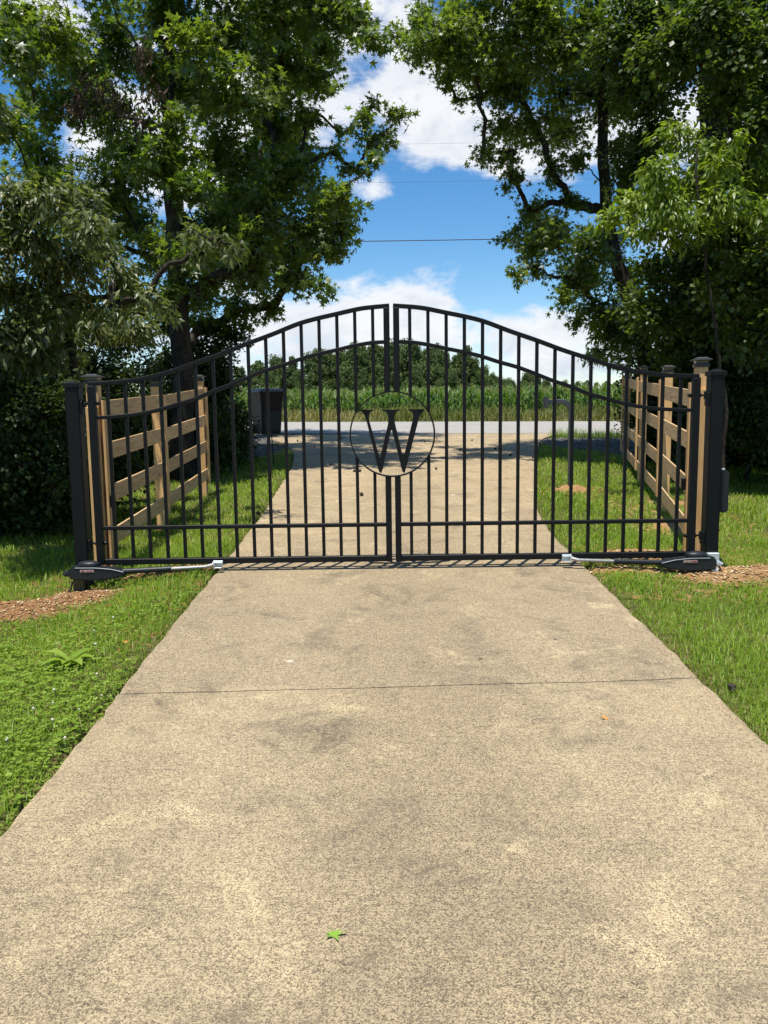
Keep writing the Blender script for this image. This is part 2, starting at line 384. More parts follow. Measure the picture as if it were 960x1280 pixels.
M['grass'] = leaf_mat('grass_blade', [(0, (0.12, 0.195, 0.016)), (0.45, (0.205, 0.320, 0.030)), (0.75, (0.30, 0.385, 0.052)), (0.88, (0.36, 0.31, 0.10)), (1, (0.48, 0.37, 0.18))], 0.5, 0.42, 1.4, 0.3)
M['clover'] = leaf_mat('clover_leaf', [(0, (0.12, 0.195, 0.016)), (0.6, (0.215, 0.32, 0.032)), (1, (0.31, 0.39, 0.07))], 0.5, 0.32, 1.35, 0.3)
M['weed'] = leaf_mat('verge_weed', [(0, (0.075, 0.115, 0.022)), (0.5, (0.16, 0.18, 0.055)), (0.8, (0.30, 0.25, 0.10)), (1, (0.42, 0.34, 0.17))], 0.65, 0.3, 1.2, 0.2)
M['corn'] = leaf_mat('corn_leaf', [(0, (0.050, 0.110, 0.016)), (0.6, (0.095, 0.170, 0.030)), (0.9, (0.17, 0.235, 0.060)), (1, (0.40, 0.34, 0.16))], 0.45, 0.35, 1.3, 0.4)
M['clover_flower'] = simple('clover_flower', (0.55, 0.50, 0.40), 0.8)
M['fallen_green'] = simple('fallen_green_leaf', (0.19, 0.32, 0.035), 0.5, 0, 0.45, 25)
M['fallen_orange'] = simple('fallen_orange_leaf', (0.55, 0.24, 0.05), 0.6, 0, 0.4, 60)
M['gumball'] = simple('gumball', (0.035, 0.022, 0.014), 0.85)
M['chip'] = leaf_mat('bark_chip', [(0, (0.20, 0.10, 0.045)), (0.5, (0.42, 0.25, 0.11)), (1, (0.66, 0.50, 0.30))], 0.85, 0.0, 1, 0.2)

def bark(name, c1, c2):
    mt, tt, p, _ = mat_new(name)
    w = tt.add('ShaderNodeNewGeometry').outputs['Position']
    a = tt.noise(tt.mapv(w, scale=(1, 1, 0.22)), 26, 5, 0.65, 0.6); b = tt.noise(w, 5, 3)
    c = tt.mix(tt.ramp(a, [(0.35, 0), (0.68, 1)]), c1, c2); c = tt.mix(tt.math('MULTIPLY', tt.sstep(b, 0.5, 0.7), 0.4), c, (0.09, 0.10, 0.075))
    tt.l.new(c, p.inputs['Base Color']); p.inputs['Roughness'].default_value = 0.95; p.inputs['Specular IOR Level'].default_value = 0.15
    bump(tt, p, a, 0.03)
    return mt
M['bark'] = bark('grey_bark', (0.035, 0.030, 0.024), (0.11, 0.095, 0.078))
M['bark_dark'] = bark('dark_bark', (0.016, 0.013, 0.010), (0.058, 0.047, 0.036))

# ------------------------------------------------------------------ terrain
XL = [(-30, -1.30), (8, -1.31), (9.75, -1.36), (12.7, -1.47), (15, -1.68), (17, -2.1), (18.6, -2.75), (19.6, -3.7), (20.6, -6.0), (21, -7.5)]
XR = [(-30, 1.57), (7, 1.56), (8.5, 1.66), (11, 2.08), (13.2, 2.5), (15.4, 2.97), (17.5, 3.5), (18.6, 4.1), (19.4, 5.2), (20, 7.0)]
XLn = np.array([(y, interp(XL, y)) for y in np.linspace(-30, 21, 400)]); XRn = np.array([(y, interp(XR, y)) for y in np.linspace(-30, 20, 400)])
def road_far(x): return 24.1 - 0.165 * (x + 3.56)
def road_near(x): return road_far(x) - 4.15
def sm(a, b, v):
    q = np.clip((v - a) / (b - a), 0, 1); return q * q * (3 - 2 * q)
def base_z(x, y):
    """the drive climbs evenly to the road; past the verge the field lies a little lower"""
    x = np.asarray(x, float); y = np.asarray(y, float)
    yr = 23.35 + 0 * x
    rise = SLOPE * np.clip(y, -14, None)
    top = SLOPE * road_far(np.clip(x, -40, 40))
    rise = np.minimum(rise, top)
    d = y - road_far(np.clip(x, -40, 40))
    rise = rise - 0.38 * sm(2.2, 5.2, d) - (top - 1.22) * sm(0, 6, d)
    return rise
def ground_z(x, y):
    x = np.asarray(x, float); y = np.asarray(y, float)
    xl = np.interp(y, XLn[:, 0], XLn[:, 1]); xr = np.interp(y, XRn[:, 0], XRn[:, 1])
    dl = xl - x; dr = x - xr
    off = np.full(np.broadcast(x, y).shape, -0.07)
    left = -0.022 - 0.115 * sm(0.0, 1.1, dl); right = -0.022 - 0.045 * sm(0.0, 1.0, dr)
    off = np.where(dl > 0.0, -0.07 + (left + 0.07) * sm(0.0, 0.05, dl), off)
    off = np.where(dr > 0.0, -0.07 + (right + 0.07) * sm(0.0, 0.05, dr), off)
    past = sm(-0.2, 0.2, y - road_near(x)) * (1 - sm(-0.2, 0.2, y - road_far(x)))
    off = off * (1 - past) - 0.07 * past
    far = sm(23, 25, y); off = off * (1 - far) - 0.02 * far
    und = 0.018 * np.sin(1.7 * x + 0.6 * y) * np.sin(1.1 * y - 0.4 * x + 1) * (np.maximum(dl, dr) > 0) * sm(0, 0.6, np.maximum(dl, dr))
    return base_z(x, y) + off + und * (1 - sm(17, 19, y))

def axis(parts):
    a = []
    for lo, hi, st in parts: a += list(np.arange(lo, hi, st))
    return np.array(a + [parts[-1][1]])
gx = axis([(-1500, -100, 350), (-100, -30, 14), (-30, -8, 1.0), (-8, -1.8, 0.12), (-1.8, -1.1, 0.035), (-1.1, 1.3, 0.3), (1.3, 2.2, 0.035), (2.2, 8, 0.12), (8, 30, 1.0), (30, 100, 14), (100, 1500, 350)])
gy = axis([(-300, -20, 70), (-20, 1, 1.0), (1, 20, 0.12), (20, 34, 0.25), (34, 60, 2.0), (60, 200, 14), (200, 2400, 440)])
GX, GY = np.meshgrid(gx, gy); GZ = ground_z(GX, GY)
nx, ny = len(gx), len(gy); idx = np.arange(nx * ny).reshape(ny, nx)
F = np.stack([idx[:-1, :-1], idx[:-1, 1:], idx[1:, 1:], idx[1:, :-1]], -1).reshape(-1, 4)
tag(link('ground', npmesh('ground', np.stack([GX, GY, GZ], -1).reshape(-1, 3), F, smooth=True), M['ground']), kind='structure')

# the driveway: separate cast slabs with open joints between them
drive = tag(empty('driveway', (0, 0, 0)), kind='structure')
def slab(y0, y1, cut0, cut1, parent, z=0.0):
    """one slab; cut = (amplitude, tilt) of the ragged joint at each end"""
    rows = np.linspace(0, 1, max(8, int((y1 - y0) / 0.06))); cols = np.r_[0, 0.006, np.linspace(0.02, 0.98, 57), 0.994, 1]
    V = []; rr = np.random.default_rng(int(y0 * 10) + 400)
    j0 = np.cumsum(rr.normal(0, 1, 61)); j1 = np.cumsum(np.random.default_rng(int(y1 * 10) + 400).normal(0, 1, 61))
    yy_ = y0 + (y1 - y0) * rows; e = np.stack([sum(0.003 * np.sin(k_ * yy_ + ph) for k_, ph in ((2.1, 1), (5.3, 2 + sd_), (11.7, 4), (23.1, 0.5))) for sd_ in (0, 2.2)], -1) + rr.normal(0, 0.0035, (len(rows), 2))
    for i, rv in enumerate(rows):
        for k, cv in enumerate(cols):
            ya = y0 + 0.005 + cut0[1] * (cv - 0.5) + cut0[0] * 0.003 * j0[k]; yb = y1 - 0.005 + cut1[1] * (cv - 0.5) + cut1[0] * 0.003 * j1[k]
            y = ya + (yb - ya) * rv
            xl = np.interp(y, XLn[:, 0], XLn[:, 1]) + e[i, 0]; xr = np.interp(y, XRn[:, 0], XRn[:, 1]) + e[i, 1]
            x = xl + (xr - xl) * cv
            drop = 0.006 * (cv in (0.0, 1.0)) + 0.004 * (rv in (0.0, 1.0))
            V.append((x, y, float(base_z(x, y)) + z - drop))
    n, c = len(rows), len(cols)
    Fc = [(i * c + k, i * c + k + 1, (i + 1) * c + k + 1, (i + 1) * c + k) for i in range(n - 1) for k in range(c - 1)]
    ring = [k for k in range(c)] + [i * c + c - 1 for i in range(1, n)] + [(n - 1) * c + k for k in range(c - 2, -1, -1)] + [i * c for i in range(n - 2, 0, -1)]
    b = len(V)
    for q in ring: V.append((V[q][0], V[q][1], V[q][2] - 0.11))
    for q in range(len(ring)):
        q2 = (q + 1) % len(ring); Fc.append((ring[q], b + q, b + q2, ring[q2]))
    return link('slab', mesh('slab', V, Fc), M['concrete'], parent)
JO = [(-14, 0, 0), (-4.0, 0.4, 0), (3.80, 1.0, 0.10), (7.55, 0.5, 0.05), (11.2, 0.5, 0.0), (15.2, 0.5, 0.0), (19.15, 0.4, -0.45)]
for a, b in zip(JO[:-1], JO[1:]):
    slab(a[0], b[0], a[1:], b[1:], drive)

# the road
xs = np.arange(-80, 80.1, 2.0); V = []; Fc = []
for x in xs:
    yn = min(road_near(x), 60); yf = road_far(x)
    for q in (0, 0.5, 1): 
        y = yn + (yf - yn) * q
        V.append((x, y, float(base_z(np.clip(x, -40, 40), road_far(np.clip(x, -40, 40)) - 4.15 * (1 - q))) + 0.012 + 0.02 * (q == 0.5)))
    V.append((x, yf + 0.02, V[-1][2] - 0.1)); V.append((x, yn - 0.02, V[-4][2] - 0.1))
for i in range(len(xs) - 1):
    o = i * 5
    for a, b in ((0, 1), (1, 2), (2, 3), (4, 0)): Fc.append((o + a, o + 5 + a, o + 5 + b, o + b))
tag(link('road', mesh('road', V, Fc), M['asphalt']), kind='structure')

def patch(name, pts, mat, h=0.03, edge=0.25, n=(46, 46), lift=0.006, seed=1):
    """mounded sheet of loose soil: ellipses (x, y, rx, ry) merged into one ragged outline, above the lawn"""
    x0 = min(p[0] - p[2] for p in pts) - .2; x1 = max(p[0] + p[2] for p in pts) + .2
    y0 = min(p[1] - p[3] for p in pts) - .2; y1 = max(p[1] + p[3] for p in pts) + .2
    rr = np.random.default_rng(seed)
    X, Y = np.meshgrid(np.linspace(x0, x1, n[0]), np.linspace(y0, y1, n[1]))
    f = np.zeros_like(X)
    for p in pts: f = np.maximum(f, 1 - np.sqrt(((X - p[0]) / p[2]) ** 2 + ((Y - p[1]) / p[3]) ** 2))
    f = f + rr.normal(0, 0.09, X.shape)
    Z = ground_z(X, Y) + lift + h * sm(0, 0.7, f) * (0.7 + 0.5 * rr.random(X.shape)) - 0.05 * (f < 0.02)
    ix = np.arange(X.size).reshape(X.shape)
    Fq = np.stack([ix[:-1, :-1], ix[:-1, 1:], ix[1:, 1:], ix[1:, :-1]], -1).reshape(-1, 4)
    fq = f.ravel()[Fq].max(1); Fq = Fq[fq > -0.05]
    return link(name, npmesh(name, np.stack([X, Y, Z], -1).reshape(-1, 3), Fq, smooth=True), mat)
SOIL = {'a': [(-3.9, 4.85, 0.75, 0.26), (-3.2, 5.2, 0.6, 0.26), (-2.65, 5.62, 0.5, 0.27), (-2.3, 5.85, 0.35, 0.25), (-1.75, 6.3, 0.5, 0.1)],
        'b': [(2.6, 6.0, 0.45, 0.30), (3.2, 6.05, 0.6, 0.32), (3.9, 5.95, 0.7, 0.30), (4.6, 5.8, 0.6, 0.3), (2.25, 6.55, 0.55, 0.26), (1.9, 6.05, 0.5, 0.07)],
        'c': [(2.42, 10.2, 0.26, 0.2)], 'd': [(2.95, 7.9, 0.3, 0.35), (3.35, 9.3, 0.25, 0.25)]}
def soil_f(x, y):
    f = np.full(np.shape(x), -1.0)
    for L in SOIL.values():
        for p in L: f = np.maximum(f, 1 - np.sqrt(((x - p[0]) / p[2]) ** 2 + ((y - p[1]) / p[3]) ** 2))
    return f
tag(patch('soil', SOIL['a'], M['soil_red'], 0.035, n=(110, 70), seed=3), kind='structure')
tag(patch('soil', SOIL['b'], M['soil_orange'], 0.035, n=(110, 60), seed=4), kind='structure')
tag(patch('soil', SOIL['c'], M['soil_orange'], 0.06, n=(30, 26), seed=5), kind='structure')
tag(patch('soil', SOIL['d'], M['soil_orange'], 0.02, n=(40, 50), seed=6), kind='structure')
GR_L = [(-3.3, 17.2, 1.0, 1.6), (-2.75, 15.8, 0.8, 1.2), (-4.2, 18.6, 1.6, 1.1), (-2.9, 19.2, 1.2, 0.9)]
GR_R = [(4.3, 16.5, 1.0, 1.4), (5.4, 17.2, 1.4, 1.5), (4.9, 15.2, 0.9, 1.0), (6.8, 17.6, 1.6, 1.1)]
tag(patch('gravel_shoulder', GR_L, M['gravel_bed'], 0.03, n=(60, 60), seed=7), kind='structure')
tag(patch('gravel_shoulder', GR_R, M['gravel_bed'], 0.03, n=(60, 60), seed=8), kind='structure')

def stones(name, regs, n, s0, s1, mat, seed, flatn=0.6, lift=0.012):
    rr = np.random.default_rng(seed); P = []
    ar = np.array([p[2] * p[3] for p in regs]); pick = rr.choice(len(regs), n, p=ar / ar.sum())
    a = rr.random(n) * 6.283; q = np.sqrt(rr.random(n)) * 0.98
    rg = np.array(regs)[pick]; x = rg[:, 0] + rg[:, 2] * q * np.cos(a); y = rg[:, 1] + rg[:, 3] * q * np.sin(a)
    z = ground_z(x, y) + lift + 0.03 * sm(0, 0.7, 1 - q); s = s0 + (s1 - s0) * rr.random(n) ** 2
    T = np.array([(1, 0, 0), (0, 1, 0), (-1, 0, 0), (0, -1, 0), (0, 0, 1), (0, 0, -1)], float)
    TF = np.array([(0, 1, 4), (1, 2, 4), (2, 3, 4), (3, 0, 4), (1, 0, 5), (2, 1, 5), (3, 2, 5), (0, 3, 5)])
    V = T[None] * s[:, None, None] * rr.uniform(0.55, 1.35, (n, 6, 1)); V[..., 2] *= flatn
    c, sn = np.cos(a), np.sin(a); Vx = V[..., 0] * c[:, None] - V[..., 1] * sn[:, None]; Vy = V[..., 0] * sn[:, None] + V[..., 1] * c[:, None]
    V = np.stack([Vx + x[:, None], Vy + y[:, None], V[..., 2] + z[:, None]], -1).reshape(-1, 3)
    Fq = (TF[None] + (np.arange(n) * 6)[:, None, None]).reshape(-1, 3)
    return link(name, npmesh(name, V, Fq, np.repeat(rr.random(n), 6)), mat)
tag(stones('gravel', GR_L, 2600, 0.012, 0.04, M['stone'], 21), 'loose grey gravel on the shoulder under the trash bin', 'gravel', kind='stuff')
tag(stones('gravel', GR_R, 3200, 0.012, 0.045, M['stone'], 22), 'shaded grey gravel beyond the keypad stand', 'gravel', kind='stuff')
tag(stones('wood_chips', SOIL['b'], 5200, 0.005, 0.022, M['chip'], 23, 0.35), 'pale orange wood chips scattered on the sandy soil', 'wood chips', kind='stuff')
tag(stones('soil_crumbs', SOIL['a'], 4200, 0.004, 0.017, M['chip'], 24, 0.5), 'red brown soil crumbs beside the gate post with hanging cable', 'soil', kind='stuff')

# ------------------------------------------------------------------ the gate
GYP = 6.15; GC = 0.072
TOP = [(0, 2.332), (.2, 2.316), (.4, 2.277), (.66, 2.218), (.9, 2.13), (1.1, 2.06), (1.3, 1.985), (1.5, 1.92), (1.7, 1.855), (1.9, 1.812), (2.1, 1.788), (2.3, 1.780)]
ARC = [(0, 2.066), (.14, 2.06), (.28, 2.039), (.40, 2.012), (.53, 1.985), (.67, 1.951), (.81, 1.905), (.95, 1.865), (1.09, 1.812), (1.22, 1.76), (1.36, 1.712), (1.5, 1.655), (1.62, 1.622), (1.76, 1.582), (1.9, 1.553), (2.05, 1.535), (2.3, 1.522)]
RING_C, RING_R = (GC, 1.370), 0.322
def curve_rail(x0, x1, prof, h, d, n=48):
    mb = MB()
    for i in range(n + 1):
        x = x0 + (x1 - x0) * i / n; u = abs(x - GC); z = interp(prof, u)
        s_ = (interp(prof, u + .01) - interp(prof, max(u - .01, 0))) / (.02 if u > .01 else .01 + u)
        if x < GC: s_ = -s_
        ln = math.hypot(1, s_); nx_, nz_ = -s_ / ln, 1 / ln
        for a, b in ((-1, -1), (1, -1), (1, 1), (-1, 1)):
            mb.v.append((x + nx_ * b * h / 2, a * d / 2, z + nz_ * b * h / 2))
        if i:
            o = (i - 1) * 4
            for k in range(4): k2 = (k + 1) % 4; mb.f.append((o + k, o + k2, o + 4 + k2, o + 4 + k))
    mb.f.append((3, 2, 1, 0)); o = n * 4; mb.f.append((o, o + 1, o + 2, o + 3))
    return mb
def ring_z(x, sgn):
    q = RING_R ** 2 - (x - RING_C[0]) ** 2
    return None if q <= 0 else RING_C[1] + sgn * math.sqrt(q)

def gate_leaf(x_h, x_c, label):
    """x_h: hinge end, x_c: meeting end"""
    s_ = 1 if x_c > x_h else -1
    g = empty('gate_leaf', (0, GYP, 0)); tag(g, label, 'gate', 'two leaves of the driveway gate')
    w = 0.046
    hs_ = x_h + s_ * w / 2; cs = x_c - s_ * w / 2
    mb = MB(); mb.box((hs_, 0, (0.385 + 1.765) / 2), (0.056, 0.05, 1.765 - 0.385)); mb.build('hinge_stile', M['black'], g, 0.004)
    mb = MB(); mb.box((hs_, 0, 1.768), (0.050, 0.044, 0.008)); mb.build('stile_cap', M['black'], g)
    zt = interp(TOP, abs(cs - GC)) - 0.014
    zr = ring_z(cs, 1); zl = ring_z(cs, -1)
    mb = MB(); mb.box((cs, 0, (zt + zr) / 2), (w, 0.046, zt - zr)); mb.build('meeting_stile', M['black'], g, 0.003)
    mb = MB(); mb.box((cs, 0, (0.383 + zl) / 2), (w, 0.046, zl - 0.383)); mb.build('meeting_stile', M['black'], g, 0.003)
    curve_rail(x_h + s_ * 0.004, x_c, TOP, 0.031, 0.036).build('top_rail', M['black'], g, 0.003)
    curve_rail(x_h + s_ * 0.057, x_c - s_ * w, ARC, 0.028, 0.034).build('arched_rail', M['black'], g, 0.003)
    a, b = x_h + s_ * 0.057, x_c - s_ * w
    mb = MB(); mb.box(((a + b) / 2, 0, 0.674), (abs(b - a), 0.034, 0.030)); mb.build('middle_rail', M['black'], g, 0.003)
    mb = MB(); mb.box(((a + b) / 2, 0, 0.409), (abs(b - a), 0.044, 0.046)); mb.build('bottom_rail', M['black'], g, 0.004)
    span0, span1 = (x_h + s_ * 0.02, x_c - s_ * 0.02)
    for i in range(16):
        x = (-2.09 + 0.1349 * i) if s_ > 0 else (0.212 + 0.1371 * i)
        zt = interp(TOP, abs(x - GC)) - 0.012
        rz0, rz1 = ring_z(x, -1), ring_z(x, 1)
        segs = [(0.43, zt)] if rz0 is None else [(0.43, rz0), (rz1, zt)]
        for z0, z1 in segs:
            if z1 - z0 < 0.02: continue
            mb = MB(); mb.box((0, 0, (z1 - z0) / 2), (0.0245, 0.0245, z1 - z0)); mb.build('picket', M['black'], g, 0.0025, loc=(x, 0, z0))
    # hinges: a threaded eye bolt through the stile
    for z in (1.635, 0.556):
        mb = MB(); xo = x_h - s_ * 0.062; xi = x_h + s_ * 0.085
        mb.tube([(xo, 0, z), (xi, 0, z)], 0.008, 8)
        mb.tube([(x_h + s_ * 0.060, 0, z), (x_h + s_ * 0.074, 0, z)], 0.017, 6); mb.tube([(x_h - s_ * 0.004, 0, z), (x_h - s_ * 0.016, 0, z)], 0.017, 6)
        mb.tube([(x_h - s_ * 0.055, 0, z - 0.03), (x_h - s_ * 0.055, 0, z + 0.03)], 0.016, 10)
        mb.build('hinge', M['black'], g)
    return g
gl = gate_leaf(-2.233, 0.060, 'black arched steel gate leaf carrying the ring with the letter W')
gr = gate_leaf(2.408, 0.087, 'black arched steel gate leaf hung on the post with the control box')
# ring and letter (seen from behind, so the thin strokes lead)
mb = MB(); n = 72
for i in range(n):
    a = 2 * math.pi * i / n
    for r_, y_ in ((RING_R + .005, -.026), (RING_R + .005, .026), (RING_R - .005, .026), (RING_R - .005, -.026)):
        mb.v.append((RING_C[0] + r_ * math.cos(a), y_, RING_C[1] + r_ * math.sin(a)))
for i in range(n):
    j = (i + 1) % n
    for k in range(4): k2 = (k + 1) % 4; mb.f.append((i * 4 + k, j * 4 + k, j * 4 + k2, i * 4 + k2))
mb.build('ring', M['black'], gl)
Wpix = [(152, 258), (290, 258), (290, 268), (258, 290), (250, 320), (250, 345), (258, 385), (355, 735), (362, 735), (440, 400), (443, 330), (435, 300), (415, 278), (385, 268), (385, 256), (555, 256), (555, 266), (522, 282), (506, 305), (502, 340), (512, 400), (590, 735), (596, 735), (690, 345), (692, 310), (682, 285), (665, 270), (642, 266), (642, 254), (800, 250), (800, 262), (780, 285), (762, 315), (745, 360), (610, 880), (598, 892), (582, 870), (480, 462), (470, 462), (385, 860), (372, 892), (352, 880), (345, 860), (232, 400), (212, 330), (198, 300), (178, 275), (152, 266)]
wp = []
for x, y in Wpix:
    p_ = at(430 + x / 8.0, 480 + y / 8.0, GYP); wp.append((p_.x, p_.z))
mb = MB(); mb.prism(wp, -0.006, 0.006); mb.build('letter_w', M['black'], gl)
mb = MB(); mb.box((0.074, 0.0, 0.437), (0.036, 0.02, 0.012)); mb.build('latch', M['chrome'], gl)

def gate_post(x, y, top, base, label, side):
    g = empty('gate_post', (x, y, base)); tag(g, label, 'gate post', 'steel posts of the gate'); h = top - base
    mb = MB(); mb.box((0, 0, h / 2 - 0.3), (0.104, 0.104, h + 0.6 - 0.02)); mb.build('post_tube', M['black'], g, 0.006, seg=2)
    mb = MB(); mb.box((0, 0, h - 0.004), (0.122, 0.122, 0.03))
    mb.add([(-.061, -.061, h + .011), (.061, -.061, h + .011), (.061, .061, h + .011), (-.061, .061, h + .011), (-.012, -.012, h + .032), (.012, -.012, h + .032), (.012, .012, h + .032), (-.012, .012, h + .032)],
           [(0, 1, 5, 4), (1, 2, 6, 5), (2, 3, 7, 6), (3, 0, 4, 7), (4, 5, 6, 7)])
    mb.build('post_cap', M['black'], g, 0.002)
    for z in (1.625, 0.556):
        mb = MB(); mb.box((side * 0.062, -0.01, z - base - 0.02), (0.022, 0.06, 0.10)); mb.build('hinge_plate', M['black'], g, 0.004)
    return g
LZ = float(ground_z(-2.345, 6.15)); RZ = float(ground_z(2.54, 6.15))
pl = gate_post(-2.352, 6.17, 1.775, LZ, 'black square steel gate post rising from the red soil strip', 1)
pr = gate_post(2.540, 6.17, 1.800, RZ, 'black square steel gate post with a control box on its side', -1)
bx_ = MB(); bx_.box((0.078, 0.03, 0.90 - RZ), (0.05, 0.21, 0.325)); cb = bx_.build('control_box', M['operator'], pr, 0.01, seg=2)
bx_ = MB(); bx_.box((0.1045, 0.03, 0.90 - RZ), (0.006, 0.19, 0.30)); bx_.build('box_lid', M['operator'], cb, 0.002)
bx_ = MB(); bx_.tube([(0.09, 0.03, 1.062 - RZ), (0.09, 0.03, 1.072 - RZ)], 0.02, 10); bx_.build('box_cap', M['white_plastic'], cb)
bx_ = MB(); bx_.tube([(0.075, 0.06, 0.735 - RZ), (0.075, 0.07, 0.5 - RZ), (0.07, 0.08, -0.03)], 0.011, 8); bx_.build('conduit', M['grey_plastic'], cb)
bx_ = MB(); bx_.box((0.0, -0.072, 0.075), (0.09, 0.04, 0.17)); bx_.build('bracket', M['zinc'], pr, 0.004)
bx_ = MB(); bx_.box((-0.02, -0.072, 0.055), (0.085, 0.04, 0.16)); bx_.build('bracket', M['verge'], pl, 0.004)

def operator(s_, x_body, label, cable):
    """linear gate opener: x runs from the post towards the middle; s_ = +1 on one post, -1 (mirrored) on the other"""
    z0 = 0.352 if s_ > 0 else 0.366
    g = empty('gate_operator', (x_body, 6.02, z0)); g.scale = (1, 1, 1)
    tag(g, label, 'gate opener', 'linear openers along the gate')
    X = lambda u: s_ * u
    prof = [(-.01, -.040), (.02, -.062), (.20, -.070), (.33, -.054), (.42, -.030), (.43, -.005), (.41, .016), (.34, .040), (.22, .056), (.03, .060), (.0, .050)]
    prof = [(u, z * 0.84) for u, z in prof]
    mb = MB(); mb.prism([(X(u), z) for u, z in prof], -0.045, 0.045); body = mb.build('housing', M['operator'], g, 0.012, seg=2)
    mb = MB()   # pale ridge along the upper edge
    mb.tube([(X(u), -0.047, z) for u, z in ((.05, .042), (.20, .041), (.32, .030), (.415, .008))], 0.004, 6); mb.build('trim_line', M['grey_plastic'], body)
    mb = MB(); kx, kz = X(.14), .066
    for i, (r_, dz) in enumerate(((.078, -.018), (.084, 0.0), (.070, .014), (.045, .022))):
        for j in range(16):
            a = 2 * math.pi * j / 16; mb.v.append((kx + r_ * math.cos(a), r_ * 0.62 * math.sin(a), kz + dz))
        if i:
            for j in range(16): j2 = (j + 1) % 16; o = (i - 1) * 16; mb.f.append((o + j, o + j2, o + 16 + j2, o + 16 + j))
    mb.f.append(tuple(48 + j for j in range(16)))
    mb.build('release_knob', M['operator'], body, smooth=True)
    lx = X(.14) if s_ > 0 else X(.20)
    mb = MB(); mb.box((lx, -0.047, .018), (0.105, 0.004, 0.019)); st = mb.build('sticker', M['sticker_base'], body)
    mb = MB(); mb.box((lx, -0.0500, .018), (0.097, 0.002, 0.011)); mb.build('sticker_band', M['sticker'], st)
    zr = .004
    mb = MB(); mb.tube([(X(.40), 0, zr), (X(.75), .012, zr + .012)], 0.0215, 14); mb.tube([(X(.735), .011, zr + .012), (X(.765), .012, zr + .013)], 0.024, 14)
    mb.build('outer_tube', M['operator'], g, smooth=False)
    mb = MB(); mb.tube([(X(.76), .012, zr + .013), (X(1.03), .03, zr + .022), (X(1.08), .05, zr + .034)], 0.0135, 12); mb.build('push_rod', M['chrome'], g)
    mb = MB(); mb.box((X(1.11), .062, .052), (.075, .03, .006)); mb.box((X(1.11), .078, .040), (.075, .006, .046)); mb.box((X(1.115), .062, .012), (.05, .03, .006))
    mb.tube([(X(1.085), .052, .0), (X(1.085), .052, .062)], .007, 8); mb.build('gate_bracket', M['zinc'], g, 0.001)
    mb = MB(); mb.tube([(X(-.05), 0, -.012), (X(-.025), 0, -.008), (X(-.005), 0, 0)], [.018, .026, .03], 10); mb.tube([(X(-.065), 0, -.012), (X(-.045), 0, -.012)], .010, 8)
    mb.build('end_boss', M['operator'] if s_ > 0 else M['zinc'], g, 0)
    mb = MB(); mb.box((X(-.005), .07, -.03), (.05, .07, .012)); mb.box((X(-.005), .07, -.05), (.05, .07, .012)); mb.build('post_bracket', M['black'], g, 0.002)
    mb = MB()
    if cable:
        mb.tube([(X(.01), -.01, -.07), (X(-.0), -.02, -.12), (X(-.045), -.03, -.18), (X(-.06), -.03, -.20)], .007, 8); cbl = mb.build('cable', M['rubber'], g)
        mb = MB(); mb.tube([(X(-.058), -.03, -.197), (X(-.064), -.03, -.21), (X(-.072), -.03, -.268)], [.010, .018, .018], 10); mb.build('connector', M['grey_plastic'], cbl)
    else:
        mb.tube([(X(-.03), -.01, -.02), (X(-.055), -.02, -.08), (X(-.02), -.02, -.14), (X(.03), .0, -.17)], .007, 8); mb.build('cable', M['rubber'], g)
        mb = MB(); mb.box((X(-.0), .0, -.10), (.055, .05, .10)); mb.build('mount_plate', M['zinc'], g, 0.006)
    return g
mt, tt, p, _ = mat_new('red_sticker')
w_ = tt.add('ShaderNodeTexCoord').outputs['Object']
tt.l.new(tt.mix(tt.sstep(tt.noise(tt.mapv(w_, scale=(1, 0.1, 0.55)), 130, 2), 0.5, 0.56), (0.26, 0.035, 0.03), (0.45, 0.36, 0.34)), p.inputs['Base Color']); M['sticker'] = mt
operator(1, -2.400, 'black gate opener arm with a grey cable connector hanging from its end', True)
operator(-1, 2.520, 'black gate opener arm mounted below the control box', False)

